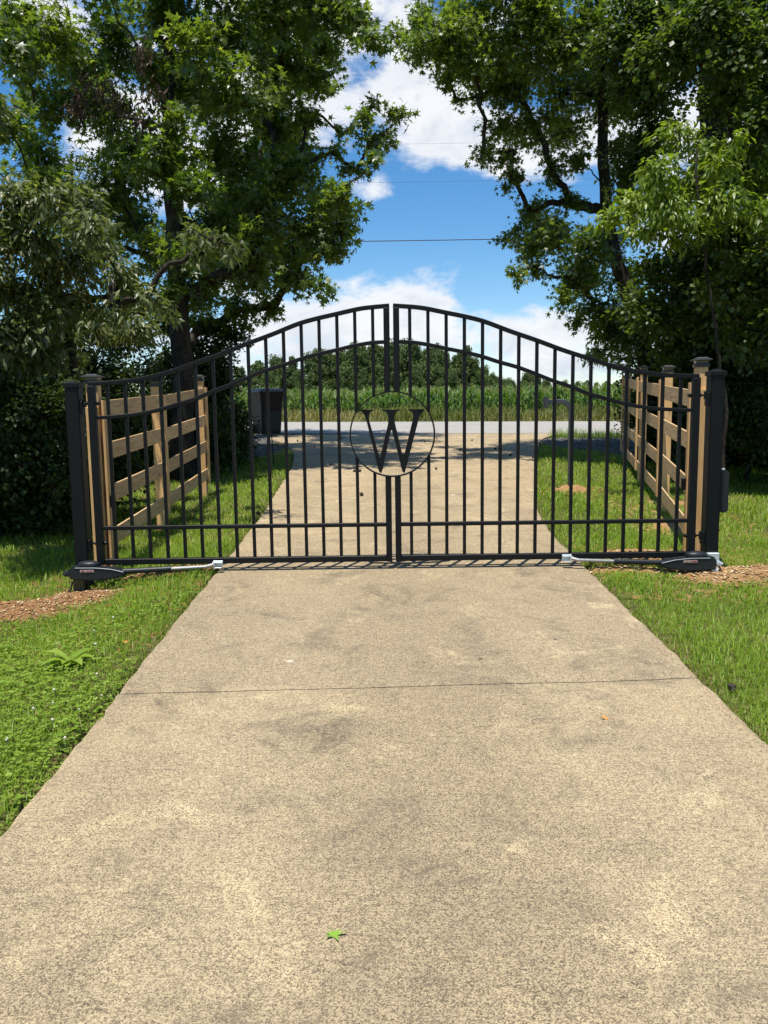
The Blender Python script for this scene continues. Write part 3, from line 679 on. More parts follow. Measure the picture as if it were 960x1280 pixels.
# ------------------------------------------------------------------ board fences
def fence(posts, inner, label, zs, hp):
    """posts: (x, y) in order; inner: +1 if the drive is on the +x side"""
    P = [Vector((x, y, float(ground_z(x, y)))) for x, y in posts]
    g = empty('board_fence', P[0]); tag(g, label, 'fence', 'pine board fences beside the drive')
    PW = 0.095
    d0 = (P[-1] - P[0]); rz = math.atan2(d0.y, d0.x); d0 = Vector((math.cos(rz), math.sin(rz), 0))
    nrm = Vector((d0.y, -d0.x, 0)) * (1 if inner > 0 else -1)
    if nrm.x * inner < 0: nrm = -nrm
    for i, p_ in enumerate(P):
        h = hp + (0.05 if i == 0 else 0)
        mb = MB(); mb.box((0, 0, h / 2 - 0.2), (PW, PW, h + 0.4)); po = mb.build('fence_post', M['post'], g, 0.004, loc=p_ - P[0], rot=(0, 0, rz))
        mb = MB()
        mb.box((0, 0, h + 0.006), (0.116, 0.116, 0.028)); cp = mb.build('cap_base', M['cap'], po, 0.003)
        mb = MB(); mb.add([(a * r_, b * r_, z) for r_, z in ((.044, h + .020), (.056, h + .052)) for a, b in ((-1, -1), (1, -1), (1, 1), (-1, 1))],
                          [(0, 1, 5, 4), (1, 2, 6, 5), (2, 3, 7, 6), (3, 0, 4, 7), (3, 2, 1, 0), (4, 5, 6, 7)]); mb.build('cap_lens', M['cap_glass'], po)
        mb = MB(); mb.add([(a * r_, b * r_, z) for r_, z in ((.075, h + .046), (.077, h + .052), (.046, h + .066), (.039, h + .072)) for a, b in ((-1, -1), (1, -1), (1, 1), (-1, 1))],
                          [(k * 4 + q, k * 4 + (q + 1) % 4, k * 4 + 4 + (q + 1) % 4, k * 4 + 4 + q) for k in range(3) for q in range(4)] + [(3, 2, 1, 0), (12, 13, 14, 15)]); mb.build('cap_roof', M['cap'], po, 0.002)
        # cover strip over the board ends
        q = p_ + nrm * (PW / 2 + 0.021 + 0.0105)
        zb = 0.17 if i else 0.05
        mb = MB(); mb.box((0, 0, 0), (0.09, 0.020, 1.45 - zb)); mb.build('cover_strip', M['post'], g, 0.002, loc=q - P[0] + Vector((0, 0, (1.45 + zb) / 2)), rot=(0, 0, rz))
        # slim stiffener beside the post, and a small black stop for the open gate
        if i == 0:
            mb = MB(); mb.box((0, 0, 0), (0.05, 0.035, 0.10)); mb.build('gate_stop', M['black'], g, 0.006, loc=q - P[0] + nrm * 0.028 + Vector((0, 0, 0.62)), rot=(0, 0, rz))
            mb = MB(); mb.box((0, 0, 0), (0.04, 0.09, 1.35)); mb.build('hanging_strip', M['post'], g, 0.003, loc=p_ - P[0] - d0 * 0.069 + Vector((0, 0, 0.72)), rot=(0, 0, rz))
    for a, b in zip(P[:-1], P[1:]):
        L = (b - a); ln = L.length - 0.004; sl = math.asin(L.z / L.length); rzz = math.atan2(L.y, L.x)
        for k, zc in enumerate(zs):
            e0 = random.uniform(-0.008, 0.008)
            mb = MB(); mb.box((0, 0, 0), (ln, 0.020, 0.142)); c_ = (a + b) / 2 + nrm * (PW / 2 + 0.0105) + Vector((0, 0, zc + e0))
            mb.build('board', M['board'], g, 0.0025, loc=c_ - P[0], rot=(0, -sl, rzz))
    return g
fence([(-2.355, 6.6), (-2.41, 8.62), (-2.425, 10.75)], 1, 'pine four-board fence with three capped posts, beside the marker stake', (0.30, 0.665, 1.025, 1.37), 1.54)
fence([(2.595, 6.6), (3.11, 8.82), (3.60, 11.15), (4.09, 13.5)], -1, 'pine four-board fence with four capped posts, beside the keypad stand', (0.235, 0.59, 0.96, 1.325), 1.53)

# ------------------------------------------------------------------ keypad stand, bin, stake
kz = float(ground_z(2.40, 10.25))
ks = tag(empty('keypad_stand', (2.40, 10.25, kz)), 'dark grey gooseneck keypad stand in orange soil', 'keypad stand')
path = [(0, -0.2), (0, 0.95), (-.006, 1.01), (-.025, 1.065), (-.06, 1.105), (-.105, 1.125), (-.16, 1.13), (-.30, 1.13)]
mb = MB(); hw = 0.031
for i, (u, z) in enumerate(path):
    a = Vector(path[max(i - 1, 0)]); b = Vector(path[min(i + 1, len(path) - 1)]); d = (b - a).normalized(); nn = Vector((-d.y, d.x))
    for k, l in ((-1, -1), (1, -1), (1, 1), (-1, 1)): mb.v.append((u + nn.x * k * hw, l * hw, z + nn.y * k * hw))
    if i:
        o = (i - 1) * 4
        for k in range(4): k2 = (k + 1) % 4; mb.f.append((o + k, o + k2, o + 4 + k2, o + 4 + k))
mb.f.append((0, 1, 2, 3)); o = 4 * (len(path) - 1); mb.f.append((o + 3, o + 2, o + 1, o))
mb.build('gooseneck', M['stand'], ks, 0.006)
mb = MB(); mb.box((-.325, 0, 1.125), (.042, .13, .15)); hd = mb.build('keypad_head', M['stand'], ks, 0.008, seg=2)
mb = MB(); mb.box((-.349, 0, 1.125), (.008, .10, .12)); mb.build('keypad_face', M['operator'], hd, 0.002)

bz = float(base_z(-2.72, 19.45)) + 0.012
tb = tag(empty('trash_bin', (-2.78, 19.35, bz), R(34)), 'dark maroon wheeled trash bin with a lid greyed by sky reflection at the road end', 'trash bin')
def loft(mb, secs, seg=4):
    """stack of rounded rectangles (half x, half y, z, centre y)"""
    n = 4 * (seg + 1); b = len(mb.v)
    for hx, hy, z, cy in secs:
        r_ = min(hx, hy) * 0.22
        for q, (sx_, sy_) in enumerate(((1, 1), (-1, 1), (-1, -1), (1, -1))):
            for k in range(seg + 1):
                a = math.pi / 2 * (q + k / seg); mb.v.append((sx_ * (hx - r_) + r_ * math.cos(a), cy + sy_ * (hy - r_) + r_ * math.sin(a), z))
    for i in range(len(secs) - 1):
        for j in range(n): j2 = (j + 1) % n; mb.f.append((b + i * n + j, b + i * n + j2, b + (i + 1) * n + j2, b + (i + 1) * n + j))
    mb.f.append(tuple(b + j for j in reversed(range(n)))); mb.f.append(tuple(b + (len(secs) - 1) * n + j for j in range(n)))
mb = MB(); loft(mb, [(.24, .25, .02, 0), (.25, .26, .05, 0), (.285, .33, .78, 0), (.30, .35, .84, 0), (.315, .37, .98, 0)]); body = mb.build('bin_body', M['bin'], tb)
mb = MB(); loft(mb, [(.335, .39, .965, 0), (.345, .40, .985, 0), (.345, .40, 1.0, 0)]); mb.build('rim', M['bin'], body)
mb = MB(); loft(mb, [(.335, .40, 1.003, .01), (.34, .405, 1.03, .01), (.29, .34, 1.075, 0), (.2, .24, 1.085, 0)]); lid = mb.build('lid', M['bin_lid'], tb)
mb = MB(); mb.tube([(-.22, .46, .97), (.22, .46, .97)], .018, 8); mb.tube([(-.2, .36, .96), (-.2, .46, .97)], .016, 6); mb.tube([(.2, .36, .96), (.2, .46, .97)], .016, 6); mb.build('handle', M['bin'], tb)
mb = MB(); mb.add([(-.20, -.272, .08), (.20, -.272, .08), (.215, -.318, .55), (-.215, -.318, .55), (-.20, -.255, .08), (.20, -.255, .08), (.215, -.30, .55), (-.215, -.30, .55)],
                  [(0, 1, 2, 3), (7, 6, 5, 4), (0, 4, 5, 1), (1, 5, 6, 2), (2, 6, 7, 3), (3, 7, 4, 0)]); mb.build('front_panel', M['bin_panel'], tb)
for s_ in (-1, 1):
    mb = MB(); mb.tube([(s_ * .265, .25, .125), (s_ * .325, .25, .125)], .125, 20); wh = mb.build('wheel', M['rubber'], tb, 0.012)
    mb = MB(); mb.tube([(s_ * .326, .25, .125), (s_ * .332, .25, .125)], .065, 14); mb.build('hub', M['bin'], wh)
mb = MB(); mb.tube([(-.27, .25, .125), (.27, .25, .125)], .012, 8); mb.build('axle', M['stand'], tb)

sz = float(ground_z(-1.86, 13.6))
mb = MB(); mb.tube([(0, 0, -.1), (-.02, 0, .4), (-.045, 0, .83)], [.009, .009, .008], 8)
tag(mb.build('marker_stake', M['rubber'], None, loc=(-1.86, 13.6, sz)), 'thin black marker stake stuck in the grass at the drive edge', 'stake')

# ------------------------------------------------------------------ overhead wires along the road
for z, r_, lab in ((6.86, .013, 'dark lowest overhead wire crossing above the road'), (8.62, .003, 'thin middle overhead wire crossing above the road'), (9.75, .0022, 'faint topmost overhead wire crossing above the road')):
    mb = MB(); mb.tube([(x, 26.0 - .02 * x, z + .00035 * (x - 6) ** 2 + .0010 * x) for x in np.linspace(-42, 48, 46)], r_, 6)
    tag(mb.build('overhead_wire', M['wire']), lab, 'wire', 'wires above the road')

# ------------------------------------------------------------------ trees
STAR = []
for k in range(5):
    a = R(90 + (k - 2) * 62); L = (0.62, 0.92, 1.0, 0.92, 0.62)[k]
    STAR.append((L * math.cos(a), L * math.sin(a)))
nt_ = [(0.30 * math.cos(R(90 + q)), 0.30 * math.sin(R(90 + q))) for q in (-93, -31, 31, 93)]
# template: tips 0-4, notches 5-8, base 9
STAR_V = np.array([(x, y, -0.10 * math.hypot(x, y)) for x, y in STAR] + [(x, y, 0.02) for x, y in nt_] + [(0, -0.28, 0)])
STAR_F = np.array([(9, 0, 5), (5, 1, 6), (6, 2, 7), (7, 3, 8), (9, 8, 4), (9, 5, 6), (9, 6, 7), (9, 7, 8)])
LONG_V = np.array([(0, -0.1, 0), (0.19, 0.42, 0.06), (0, 1.0, -0.14), (-0.19, 0.42, 0.06), (0, 0.45, 0.0)])
LONG_F = np.array([(0, 1, 4), (4, 1, 2), (0, 4, 3), (4, 2, 3)])
OAK_V = np.array([(0, -0.1, 0), (0.30, 0.35, 0.06), (0.16, 0.55, 0.0), (0.30, 0.78, 0.04), (0, 1.05, -0.1), (-0.30, 0.78, 0.04), (-0.16, 0.55, 0.0), (-0.30, 0.35, 0.06)])
OAK_F = np.array([(0, 1, 2), (0, 2, 6), (0, 6, 7), (2, 3, 4), (2, 4, 6), (6, 4, 5)])
DIA_V = np.array([(0, -0.5, 0), (0.42, 0, 0.06), (0, 0.55, -0.05), (-0.42, 0, 0.06)]); DIA_F = np.array([(0, 1, 2), (0, 2, 3)])

def unit(v): return v / np.maximum(np.linalg.norm(v, axis=-1, keepdims=True), 1e-6)
class Leaves:
    def __init__(s, TV, TF): s.TV, s.TF = TV, TF; s.V = []; s.F = []; s.T = []; s.n = 0
    def add(s, pos, nrm, direc, size, tint):
        y = unit(direc); z = unit(nrm - y * np.sum(nrm * y, -1, keepdims=True)); x = np.cross(y, z)
        k = len(s.TV); n = len(pos)
        V = pos[:, None] + size[:, None, None] * (x[:, None] * s.TV[None, :, 0:1] + y[:, None] * s.TV[None, :, 1:2] + z[:, None] * s.TV[None, :, 2:3])
        s.V.append(V.reshape(-1, 3)); s.F.append((s.TF[None] + (s.n + np.arange(n) * k)[:, None, None]).reshape(-1, 3))
        s.T.append(np.repeat(tint, k)); s.n += n * k
    def build(s, name, mat, parent, off):
        return link(name, npmesh(name, np.concatenate(s.V) - np.array(off), np.concatenate(s.F), np.concatenate(s.T)), mat, parent)

def curve3(a, b, sag, n, rr, wob):
    a, b = np.array(a), np.array(b); q = np.linspace(0, 1, n)[:, None]; L = np.linalg.norm(b - a)
    p = a + (b - a) * q; p[:, 2] += (sag * L * 4 * q * (1 - q))[:, 0]
    w = np.cumsum(rr.normal(0, wob * L / n, (n, 3)), 0); w -= q * w[-1]
    return p + w

def tree(name, base, trunk, blobs, tv, tf, mat, label, cat, lsize, dens, seed, group=None, barkm='bark', r0=0.2, r1=0.05, droop=0.3,
         upw=0.7, tint0=0.0, tint1=1.0, twig=1.0, extra=None, limb_r=1.0, flat=0.8, leafmin=40, grow=1.12):
    """trunk: world points; blobs: (x, y, z, r) world; leaves sit along twigs that fan out inside each blob"""
    rr = np.random.default_rng(seed); base = np.array(base, float)
    root = empty(name, tuple(base)); tag(root, label, cat, group)
    tp = np.array(trunk, float); n = len(tp); s_ = np.linspace(0, 1, n)
    dense = np.array([[np.interp(q, s_, tp[:, k]) for k in range(3)] for q in np.linspace(0, 1, 40)])
    dense[1:, :2] += np.cumsum(rr.normal(0, 0.012, (39, 2)), 0)
    rad = r0 + (r1 - r0) * np.linspace(0, 1, 40) ** 0.8; rad[:3] *= (1.5, 1.25, 1.08)
    mb = MB(); mb.tube(dense - base, list(rad), 12); mb.build('trunk', M[barkm], root, smooth=True)
    br = MB(); lv = Leaves(tv, tf)
    # limbs: every clump grows from the nearest wood already there (trunk or a nearer clump)
    order = sorted(range(len(blobs)), key=lambda i: np.min(np.linalg.norm(dense[6:] - np.array(blobs[i][:3]), axis=1)))
    nodes = []; par = {}
    for i in order:
        c = np.array(blobs[i][:3]); hd = np.linalg.norm(dense[:, :2] - c[:2], axis=1)
        dt = np.linalg.norm(dense - c, axis=1) + 1.2 * np.maximum(0, dense[:, 2] - c[2] + 0.35 * hd); dt[:6] += 9
        k = int(np.argmin(dt)); best = (dt[k], ('t', k))
        for j in nodes:
            cj = np.array(blobs[j][:3]); dj = np.linalg.norm(cj - c) * 1.12 + 0.8 * max(0, cj[2] - c[2])
            if dj < best[0]: best = (dj, ('b', j))
        par[i] = best[1]; nodes.append(i)
    load = {i: 1 for i in order}
    for i in reversed(order):
        if par[i][0] == 'b': load[par[i][1]] += load[i]
    for i in order:
        bx, by, bz_, br_ = blobs[i]; br_ *= grow
        c = np.array((bx, by, bz_))
        st = dense[par[i][1]] if par[i][0] == 't' else np.array(blobs[par[i][1]][:3])
        lim = curve3(st, c, 0.06, 10, rr, 0.30)
        ra = min(0.012 * load[i] ** 0.62 * limb_r + 0.003, r0 * 0.55); rb = 0.012 * max(load[i] - 1, 0.3) ** 0.62 * limb_r
        br.tube(lim - base, list(np.linspace(ra, min(ra, rb), 10)), 6, False)
        nl = max(leafmin, int(dens * br_ ** 2 * (0.42 if bz_ - br_ > 1.54 + 0.48 * by else 1.0))); nt = max(6, int(nl / 22 * twig))
        d = unit(rr.normal(0, 1, (nt, 3)) + np.array((0, 0, 0.1))); rad_ = br_ * (0.55 + 0.5 * rr.random(nt))[:, None]
        end = c + d * rad_ * np.array((1, 1, flat)); sI = rr.integers(5, 10, nt); start = lim[sI] * 0.55 + c * 0.45 + rr.normal(0, .1 * br_, (nt, 3))
        mid = (start + end) / 2 + np.array((0, 0, 1)) * (0.10 * br_); end = end - np.array((0, 0, 1)) * (droop * br_ * 0.35 * rr.random((nt, 1)))
        for q in range(nt):
            if q % 2 == 0: br.tube([start[q] - base, mid[q] - base, end[q] - base], [0.007, 0.005, 0.003], 3, False)
        ti = rr.integers(0, nt, nl); u = (0.18 + 0.86 * rr.random(nl) ** 0.8)[:, None]
        pos = (1 - u) ** 2 * start[ti] + 2 * u * (1 - u) * mid[ti] + u ** 2 * end[ti] + rr.normal(0, 0.075 * twig_sp(br_), (nl, 3))
        out = unit(pos - c); tw = unit(end[ti] - start[ti])
        nrm = unit(np.array((0, 0, 1.0)) * upw + out * 0.45 + rr.normal(0, 0.42, (nl, 3)))
        dr = unit(tw * 0.7 + out * 0.3 + rr.normal(0, 0.45, (nl, 3)) - np.array((0, 0, droop)))
        tint = np.clip(tint0 + (tint1 - tint0) * (0.45 + rr.normal(0, 0.17, nl) + rr.normal(0, 0.09)), 0, 1)
        lv.add(pos, nrm, dr, lsize * rr.uniform(0.6, 1.2, nl), tint)
    br.build('branches', M[barkm], root)
    lv.build('crown', mat, root, base)
    if extra: extra(root, base, rr)
    return root
def twig_sp(r): return min(1.0, 0.5 + r)

def B(lst, Y, jit=0.5, seed=0, z=1.0):
    """pixel (x, y, radius[, distance]) -> world blobs"""
    rr = np.random.default_rng(seed + 77); o = []
    for b in lst:
        yy = (b[3] if len(b) > 3 else Y + rr.uniform(-jit, jit)); p_ = at(b[0], b[1], yy)
        o.append((p_.x, p_.y, p_.z, b[2] / FPX * yy * z))
    return o
def T(lst, Y): return [tuple(at(x, y, Y)) for x, y in lst]
def foot(p): return (p[0], p[1], float(ground_z(p[0], p[1])))

# --- the sweetgum whose boughs reach over the drive
gumL = [(60, 40, 50), (140, 60, 52), (215, 20, 55), (290, 40, 55), (350, 15, 48), (400, 15, 40), (440, 18, 30), (466, 52, 22), (60, 135, 48), (130, 140, 48), (225, 110, 50),
        (300, 110, 52), (350, 85, 42), (388, 95, 24), (405, 112, 15), (55, 205, 45), (130, 230, 52), (205, 200, 50), (290, 195, 55), (345, 180, 36), (375, 215, 36), (420, 250, 32), (400, 298, 40),
        (340, 265, 50), (265, 285, 52), (424, 310, 24), (370, 345, 36), (318, 335, 46), (398, 362, 20), (345, 385, 20), (300, 390, 30), (250, 360, 40), (195, 320, 45),
        (452, 152, 18), (503, 150, 19), (484, 172, 18), (430, 168, 13), (474, 202, 16), (446, 216, 17), (415, 190, 13), (462, 178, 14), (466, 128, 13),
        (180, 80, 30), (30, 80, 30), (330, 140, 30), (100, 310, 45), (160, 380, 40)]
gumL += [(380, 100, 33, 16.5), (395, 60, 30, 17), (370, 200, 34, 16.5), (400, 250, 30, 16.5), (420, 290, 22, 16), (440, 40, 24, 17), (20, 60, 40, 11), (10, 150, 34, 10.5), (40, 230, 38, 11), (15, 20, 36, 12)]
gumL += [(300, 250, 48, 15.5), (350, 150, 42, 16.5), (400, 60, 36, 17), (380, 20, 42, 15.5), (280, 330, 42, 16), (330, 60, 48, 17.5), (293, 262, 46, 18.2), (265, 330, 42, 18), (330, 205, 40, 18.5), (410, 275, 30, 14.5), (360, 310, 42, 15), (250, 120, 48, 14.5), (170, 190, 48, 14.5), (90, 90, 48, 14.5), (160, 290, 48, 15), (350, 230, 40, 13), (380, 145, 22, 13), (260, 410, 30, 14), (210, 400, 34, 14.5), (60, 260, 40, 14), (430, 275, 22, 12.6), (310, 300, 38, 12), (240, 240, 36, 11.2), (230, 310, 34, 11.2), (215, 150, 26, 11.3), (250, 60, 40, 11.5), (205, 370, 26, 11.4)]
gumL += [(380, -120, 60, 15), (430, -125, 52, 15), (330, -120, 60, 15.5), (400, -125, 55, 16.5), (350, -130, 60, 17), (300, -120, 60, 16.5), (452, -115, 42, 16.3), (290, -130, 60, 14.5), (340, -120, 52, 13.8), (405, -135, 50, 14), (260, -125, 60, 17.5)]
gumL += [(100, -60, 75), (230, -80, 85), (350, -60, 65), (180, -180, 90), (300, -180, 80), (430, -40, 40), (60, -150, 70), (240, -290, 90)]
def dead(root, base, rr):
    lv = Leaves(LONG_V, LONG_F)
    for (px, py, r_) in ((105, 115, 20), (130, 110, 16), (95, 135, 14), (180, 70, 14), (190, 120, 14), (175, 150, 14), (150, 128, 12)):
        c = np.array(at(px, py, 11.2)); n = 110
        pos = c + rr.normal(0, r_ / FPX * 11.2 * 0.55, (n, 3)); lv.add(pos, rr.normal(0, 1, (n, 3)), unit(rr.normal(0, .5, (n, 3)) - np.array((0, 0, 1.1))), rr.uniform(.05, .11, n), rr.random(n))
    lv.build('dead_leaves', M['dead_leaf'], root, base)
tr_ = T([(226, 560), (228, 470), (224, 380), (219, 280), (215, 190), (212, 100), (208, 0), (215, -150), (225, -300)], 12.6); f_ = foot(tr_[0]); tr_[0] = (f_[0], f_[1], f_[2] - 0.15)
tree('sweetgum_tree', f_, tr_, B(gumL, 12.6, 1.5, 1), STAR_V, STAR_F, M['gum_leaf'], 'tall sweetgum with star leaves reaching over the drive above the trash bin', 'tree', 0.089, 1800, 101, 'trees along the drive', 'bark_dark', upw=0.45, r0=0.19, r1=0.06, extra=dead)

# --- oak with glossy narrow leaves close behind the gate post
oakL = [(20, 250, 36), (70, 250, 32), (110, 285, 28), (40, 300, 36), (95, 325, 34), (145, 345, 24), (185, 372, 18), (205, 385, 9), (20, 370, 36), (60, 385, 32), (100, 375, 28), (140, 385, 20),
        (20, 425, 32), (70, 430, 26), (245, 290, 15), (275, 300, 14), (255, 315, 15), (295, 312, 10), (215, 395, 8), (-40, 300, 60), (-60, 400, 60), (-60, 230, 50), (30, 445, 28), (-90, 330, 60, 7.4), (-120, 200, 70, 7.4), (100, 255, 30, 9.0), (-30, 350, 45, 8.3), (10, 290, 34, 8.8), (130, 310, 26, 8.9), (165, 362, 16, 9), (55, 340, 34, 8.7), (120, 410, 26, 9.8), (170, 410, 24, 10), (0, 460, 34, 9.2), (90, 455, 24, 9.8), (-20, 420, 42, 7.9), (30, 410, 30, 8.1), (60, 445, 26, 8.4), (-60, 450, 50, 7.6), (-80, 200, 60, 6.1), (-45, 130, 46, 6.5), (-120, 100, 70, 6.3), (-60, 285, 40, 6.7), (-90, 20, 60, 6.6)]
oakL = [(p_ if len(p_) > 3 else (*p_, 7.7 + 1.2 * min(1, max(0, (p_[1] - 240) / 190)) + 0.35 * math.sin(p_[0] * 7.3))) for p_ in oakL]
tr_ = T([(78, 640), (80, 520), (84, 445), (72, 370), (58, 300)], 9.0); f_ = foot(tr_[0]); tr_[0] = (f_[0], f_[1], f_[2] - 0.15)
tree('oak_tree', f_, tr_, B(oakL, 8.4, 0.5, 2), LONG_V, LONG_F, M['oak_leaf'], 'oak with glossy drooping narrow leaves behind the red soil strip', 'tree', 0.10, 6000, 102, 'trees along the drive', 'bark_dark', r0=0.07, r1=0.02, droop=0.75, upw=0.5)

# --- right sweetgum leaning over the drive
gumR = [(500, 45, 18), (522, 60, 26), (560, 40, 42), (605, 60, 48), (560, 92, 24), (650, 40, 55), (640, 105, 42), (596, 122, 10), (570, 128, 9), (700, 55, 55), (628, 165, 30), (602, 196, 20),
        (668, 160, 36), (640, 190, 20), (740, 120, 48), (720, 200, 22), (690, 215, 22), (715, 255, 22), (662, 265, 22), (640, 300, 20), (640, 346, 14), (690, 300, 38), (668, 335, 18), (735, 310, 38),
        (706, 378, 20), (745, 385, 30), (722, 402, 15), (768, 420, 26), (780, 350, 32), (790, 250, 30), (700, 120, 30), (530, 30, 28), (590, 15, 40), (770, 190, 26), (800, 420, 30), (745, 440, 12), (780, 450, 20)]
gumR += [(650, 85, 45, 15), (720, 80, 50, 15), (680, 290, 34, 14.8), (730, 345, 36, 15), (760, 300, 34, 15), (700, 175, 36, 15), (610, 90, 40, 14.6), (775, 120, 45, 15), (640, 225, 20, 13.6), (760, 405, 26, 14.5), (720, 350, 30, 13), (655, 310, 20, 13.2), (545, 65, 34, 13), (585, 75, 36, 12.6), (670, 20, 46, 12.8), (735, 40, 46, 12.8)]
gumR += [(620, -50, 60), (700, -60, 75), (780, -80, 85), (720, -180, 90), (640, -130, 60), (760, -280, 90)]
tr_ = T([(808, 560), (806, 450), (796, 400), (782, 350), (765, 290), (758, 225), (757, 160), (752, 60), (745, -60), (740, -260)], 13.6); f_ = foot(tr_[0]); tr_[0] = (f_[0], f_[1], f_[2] - 0.15)
tree('sweetgum_tree', f_, tr_, B(gumR, 13.6, 1.2, 3), STAR_V, STAR_F, M['gum_leaf'], 'slender leaning sweetgum beside the four-post fence, its boughs over the road end', 'tree', 0.069, 2600, 103, 'trees along the drive', 'bark_dark', r0=0.16, r1=0.05, upw=0.45)

# --- the thick dark tree behind
bigR = [(800, 25, 55), (870, 20, 50), (935, 40, 50), (810, 110, 52), (850, 70, 40), (930, 130, 50), (770, 60, 40), (930, 200, 42), (900, 320, 45), (850, 360, 45), (930, 370, 50), (880, 400, 45), (840, 430, 40), (930, 440, 40),
        (985, 100, 60), (1000, 250, 70), (990, 400, 70), (895, 200, 30), (800, 380, 30), (860, 460, 35), (955, 300, 40), (900, 470, 30), (820, 330, 28), (820, 170, 30)]
bigR += [(915, 360, 42, 9.8), (960, 340, 48, 9.7), (990, 390, 50, 9.4), (940, 425, 38, 9.9), (900, 300, 36, 10.0), (1010, 300, 60, 9.3), (925, 70, 50, 9.9), (975, 150, 55, 9.7), (890, 20, 45, 10), (1010, 40, 70, 9.6), (960, 320, 50, 10.4), (1000, 330, 60, 9.8), (830, 60, 45, 10.4), (905, 120, 38, 10.6), (870, 330, 40, 10.9), (820, 400, 34, 11.2), (900, 400, 40, 10.8), (940, 210, 36, 10.6), (790, 200, 36, 12.5), (830, 250, 36, 12), (930, 300, 40, 11.5)]
bigR += [(860, -70, 85), (960, -60, 90), (880, -190, 100), (980, -200, 100), (900, -320, 100), (1060, 60, 90)]
tr_ = T([(878, 600), (878, 460), (880, 300), (881, 140), (880, 0), (882, -160), (885, -320)], 11.6); f_ = foot(tr_[0]); tr_[0] = (f_[0], f_[1], f_[2] - 0.15)
tree('shade_tree', f_, tr_, B(bigR, 12.0, 1.0, 4), DIA_V, DIA_F, M['shade_leaf'], 'thick dark trunked tree shading the ground behind the control box', 'tree', 0.080, 4900, 104, 'trees along the drive', 'bark_dark', r0=0.24, r1=0.12)

# --- young lime-green tree in front of it
lime = [(845, 168, 24), (880, 182, 22), (820, 215, 28), (868, 228, 32), (905, 205, 20), (785, 258, 24), (838, 262, 32), (905, 252, 30), (945, 240, 24), (760, 275, 18), (800, 290, 20), (870, 285, 22), (930, 275, 22), (952, 268, 18), (915, 178, 14), (840, 300, 14), (960, 215, 22)]
tr_ = T([(905, 620), (902, 500), (893, 400), (878, 320), (868, 260), (862, 200)], 9.6); f_ = foot(tr_[0]); tr_[0] = (f_[0], f_[1], f_[2] - 0.15)
tree('young_tree', f_, tr_, B(lime, 9.6, 0.45, 5), LONG_V, LONG_F, M['lime_leaf'], 'young tree with bright lime green drooping leaves above the control box', 'tree', 0.10, 5000, 105, 'trees along the drive', 'bark_dark', r0=0.024, r1=0.010, droop=0.8, upw=0.6, limb_r=0.45)

# --- sapling at the fence
sap = [(752, 420, 15), (770, 392, 14), (738, 442, 12), (778, 425, 12), (742, 402, 10), (760, 445, 12)]
tr_ = T([(806, 575), (803, 500), (788, 450), (766, 402)], 13.9); f_ = foot(tr_[0]); tr_[0] = (f_[0], f_[1], f_[2] - 0.1)
tree('sapling', f_, tr_, B(sap, 13.9, 0.25, 6), LONG_V, LONG_F, M['lime_leaf'], 'small lime green sapling at the far end of the four-post fence', 'tree', 0.10, 4200, 106, 'trees along the drive', 'bark_dark', r0=0.02, r1=0.01, droop=0.7, upw=0.6, limb_r=0.5)

# --- understorey
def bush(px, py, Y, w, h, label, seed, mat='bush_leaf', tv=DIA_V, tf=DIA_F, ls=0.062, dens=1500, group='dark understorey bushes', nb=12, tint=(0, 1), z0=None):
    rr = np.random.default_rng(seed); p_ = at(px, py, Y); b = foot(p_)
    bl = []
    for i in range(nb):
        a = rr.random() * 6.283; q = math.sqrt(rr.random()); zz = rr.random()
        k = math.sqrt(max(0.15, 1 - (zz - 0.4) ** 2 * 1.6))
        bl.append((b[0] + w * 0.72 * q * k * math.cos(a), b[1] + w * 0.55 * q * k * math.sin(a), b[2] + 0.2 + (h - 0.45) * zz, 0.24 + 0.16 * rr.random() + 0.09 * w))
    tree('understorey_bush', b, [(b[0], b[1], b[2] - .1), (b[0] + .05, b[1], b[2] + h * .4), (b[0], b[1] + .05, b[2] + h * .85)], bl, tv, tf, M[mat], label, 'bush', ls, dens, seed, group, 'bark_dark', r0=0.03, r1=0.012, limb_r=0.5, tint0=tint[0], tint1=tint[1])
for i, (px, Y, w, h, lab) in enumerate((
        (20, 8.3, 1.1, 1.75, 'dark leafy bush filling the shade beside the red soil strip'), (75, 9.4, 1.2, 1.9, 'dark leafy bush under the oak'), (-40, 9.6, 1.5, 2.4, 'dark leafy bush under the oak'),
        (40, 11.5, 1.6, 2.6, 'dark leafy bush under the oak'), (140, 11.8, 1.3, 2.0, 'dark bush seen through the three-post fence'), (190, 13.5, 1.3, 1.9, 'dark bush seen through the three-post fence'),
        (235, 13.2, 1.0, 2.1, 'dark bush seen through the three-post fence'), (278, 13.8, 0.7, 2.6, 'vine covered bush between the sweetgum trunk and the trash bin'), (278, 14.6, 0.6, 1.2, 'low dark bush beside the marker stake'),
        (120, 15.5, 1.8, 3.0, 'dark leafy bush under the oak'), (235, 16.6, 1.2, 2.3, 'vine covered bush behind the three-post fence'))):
    bush(px, 560, Y, w, h, lab, 300 + i, dens=4400 if Y < 13 else 3000)
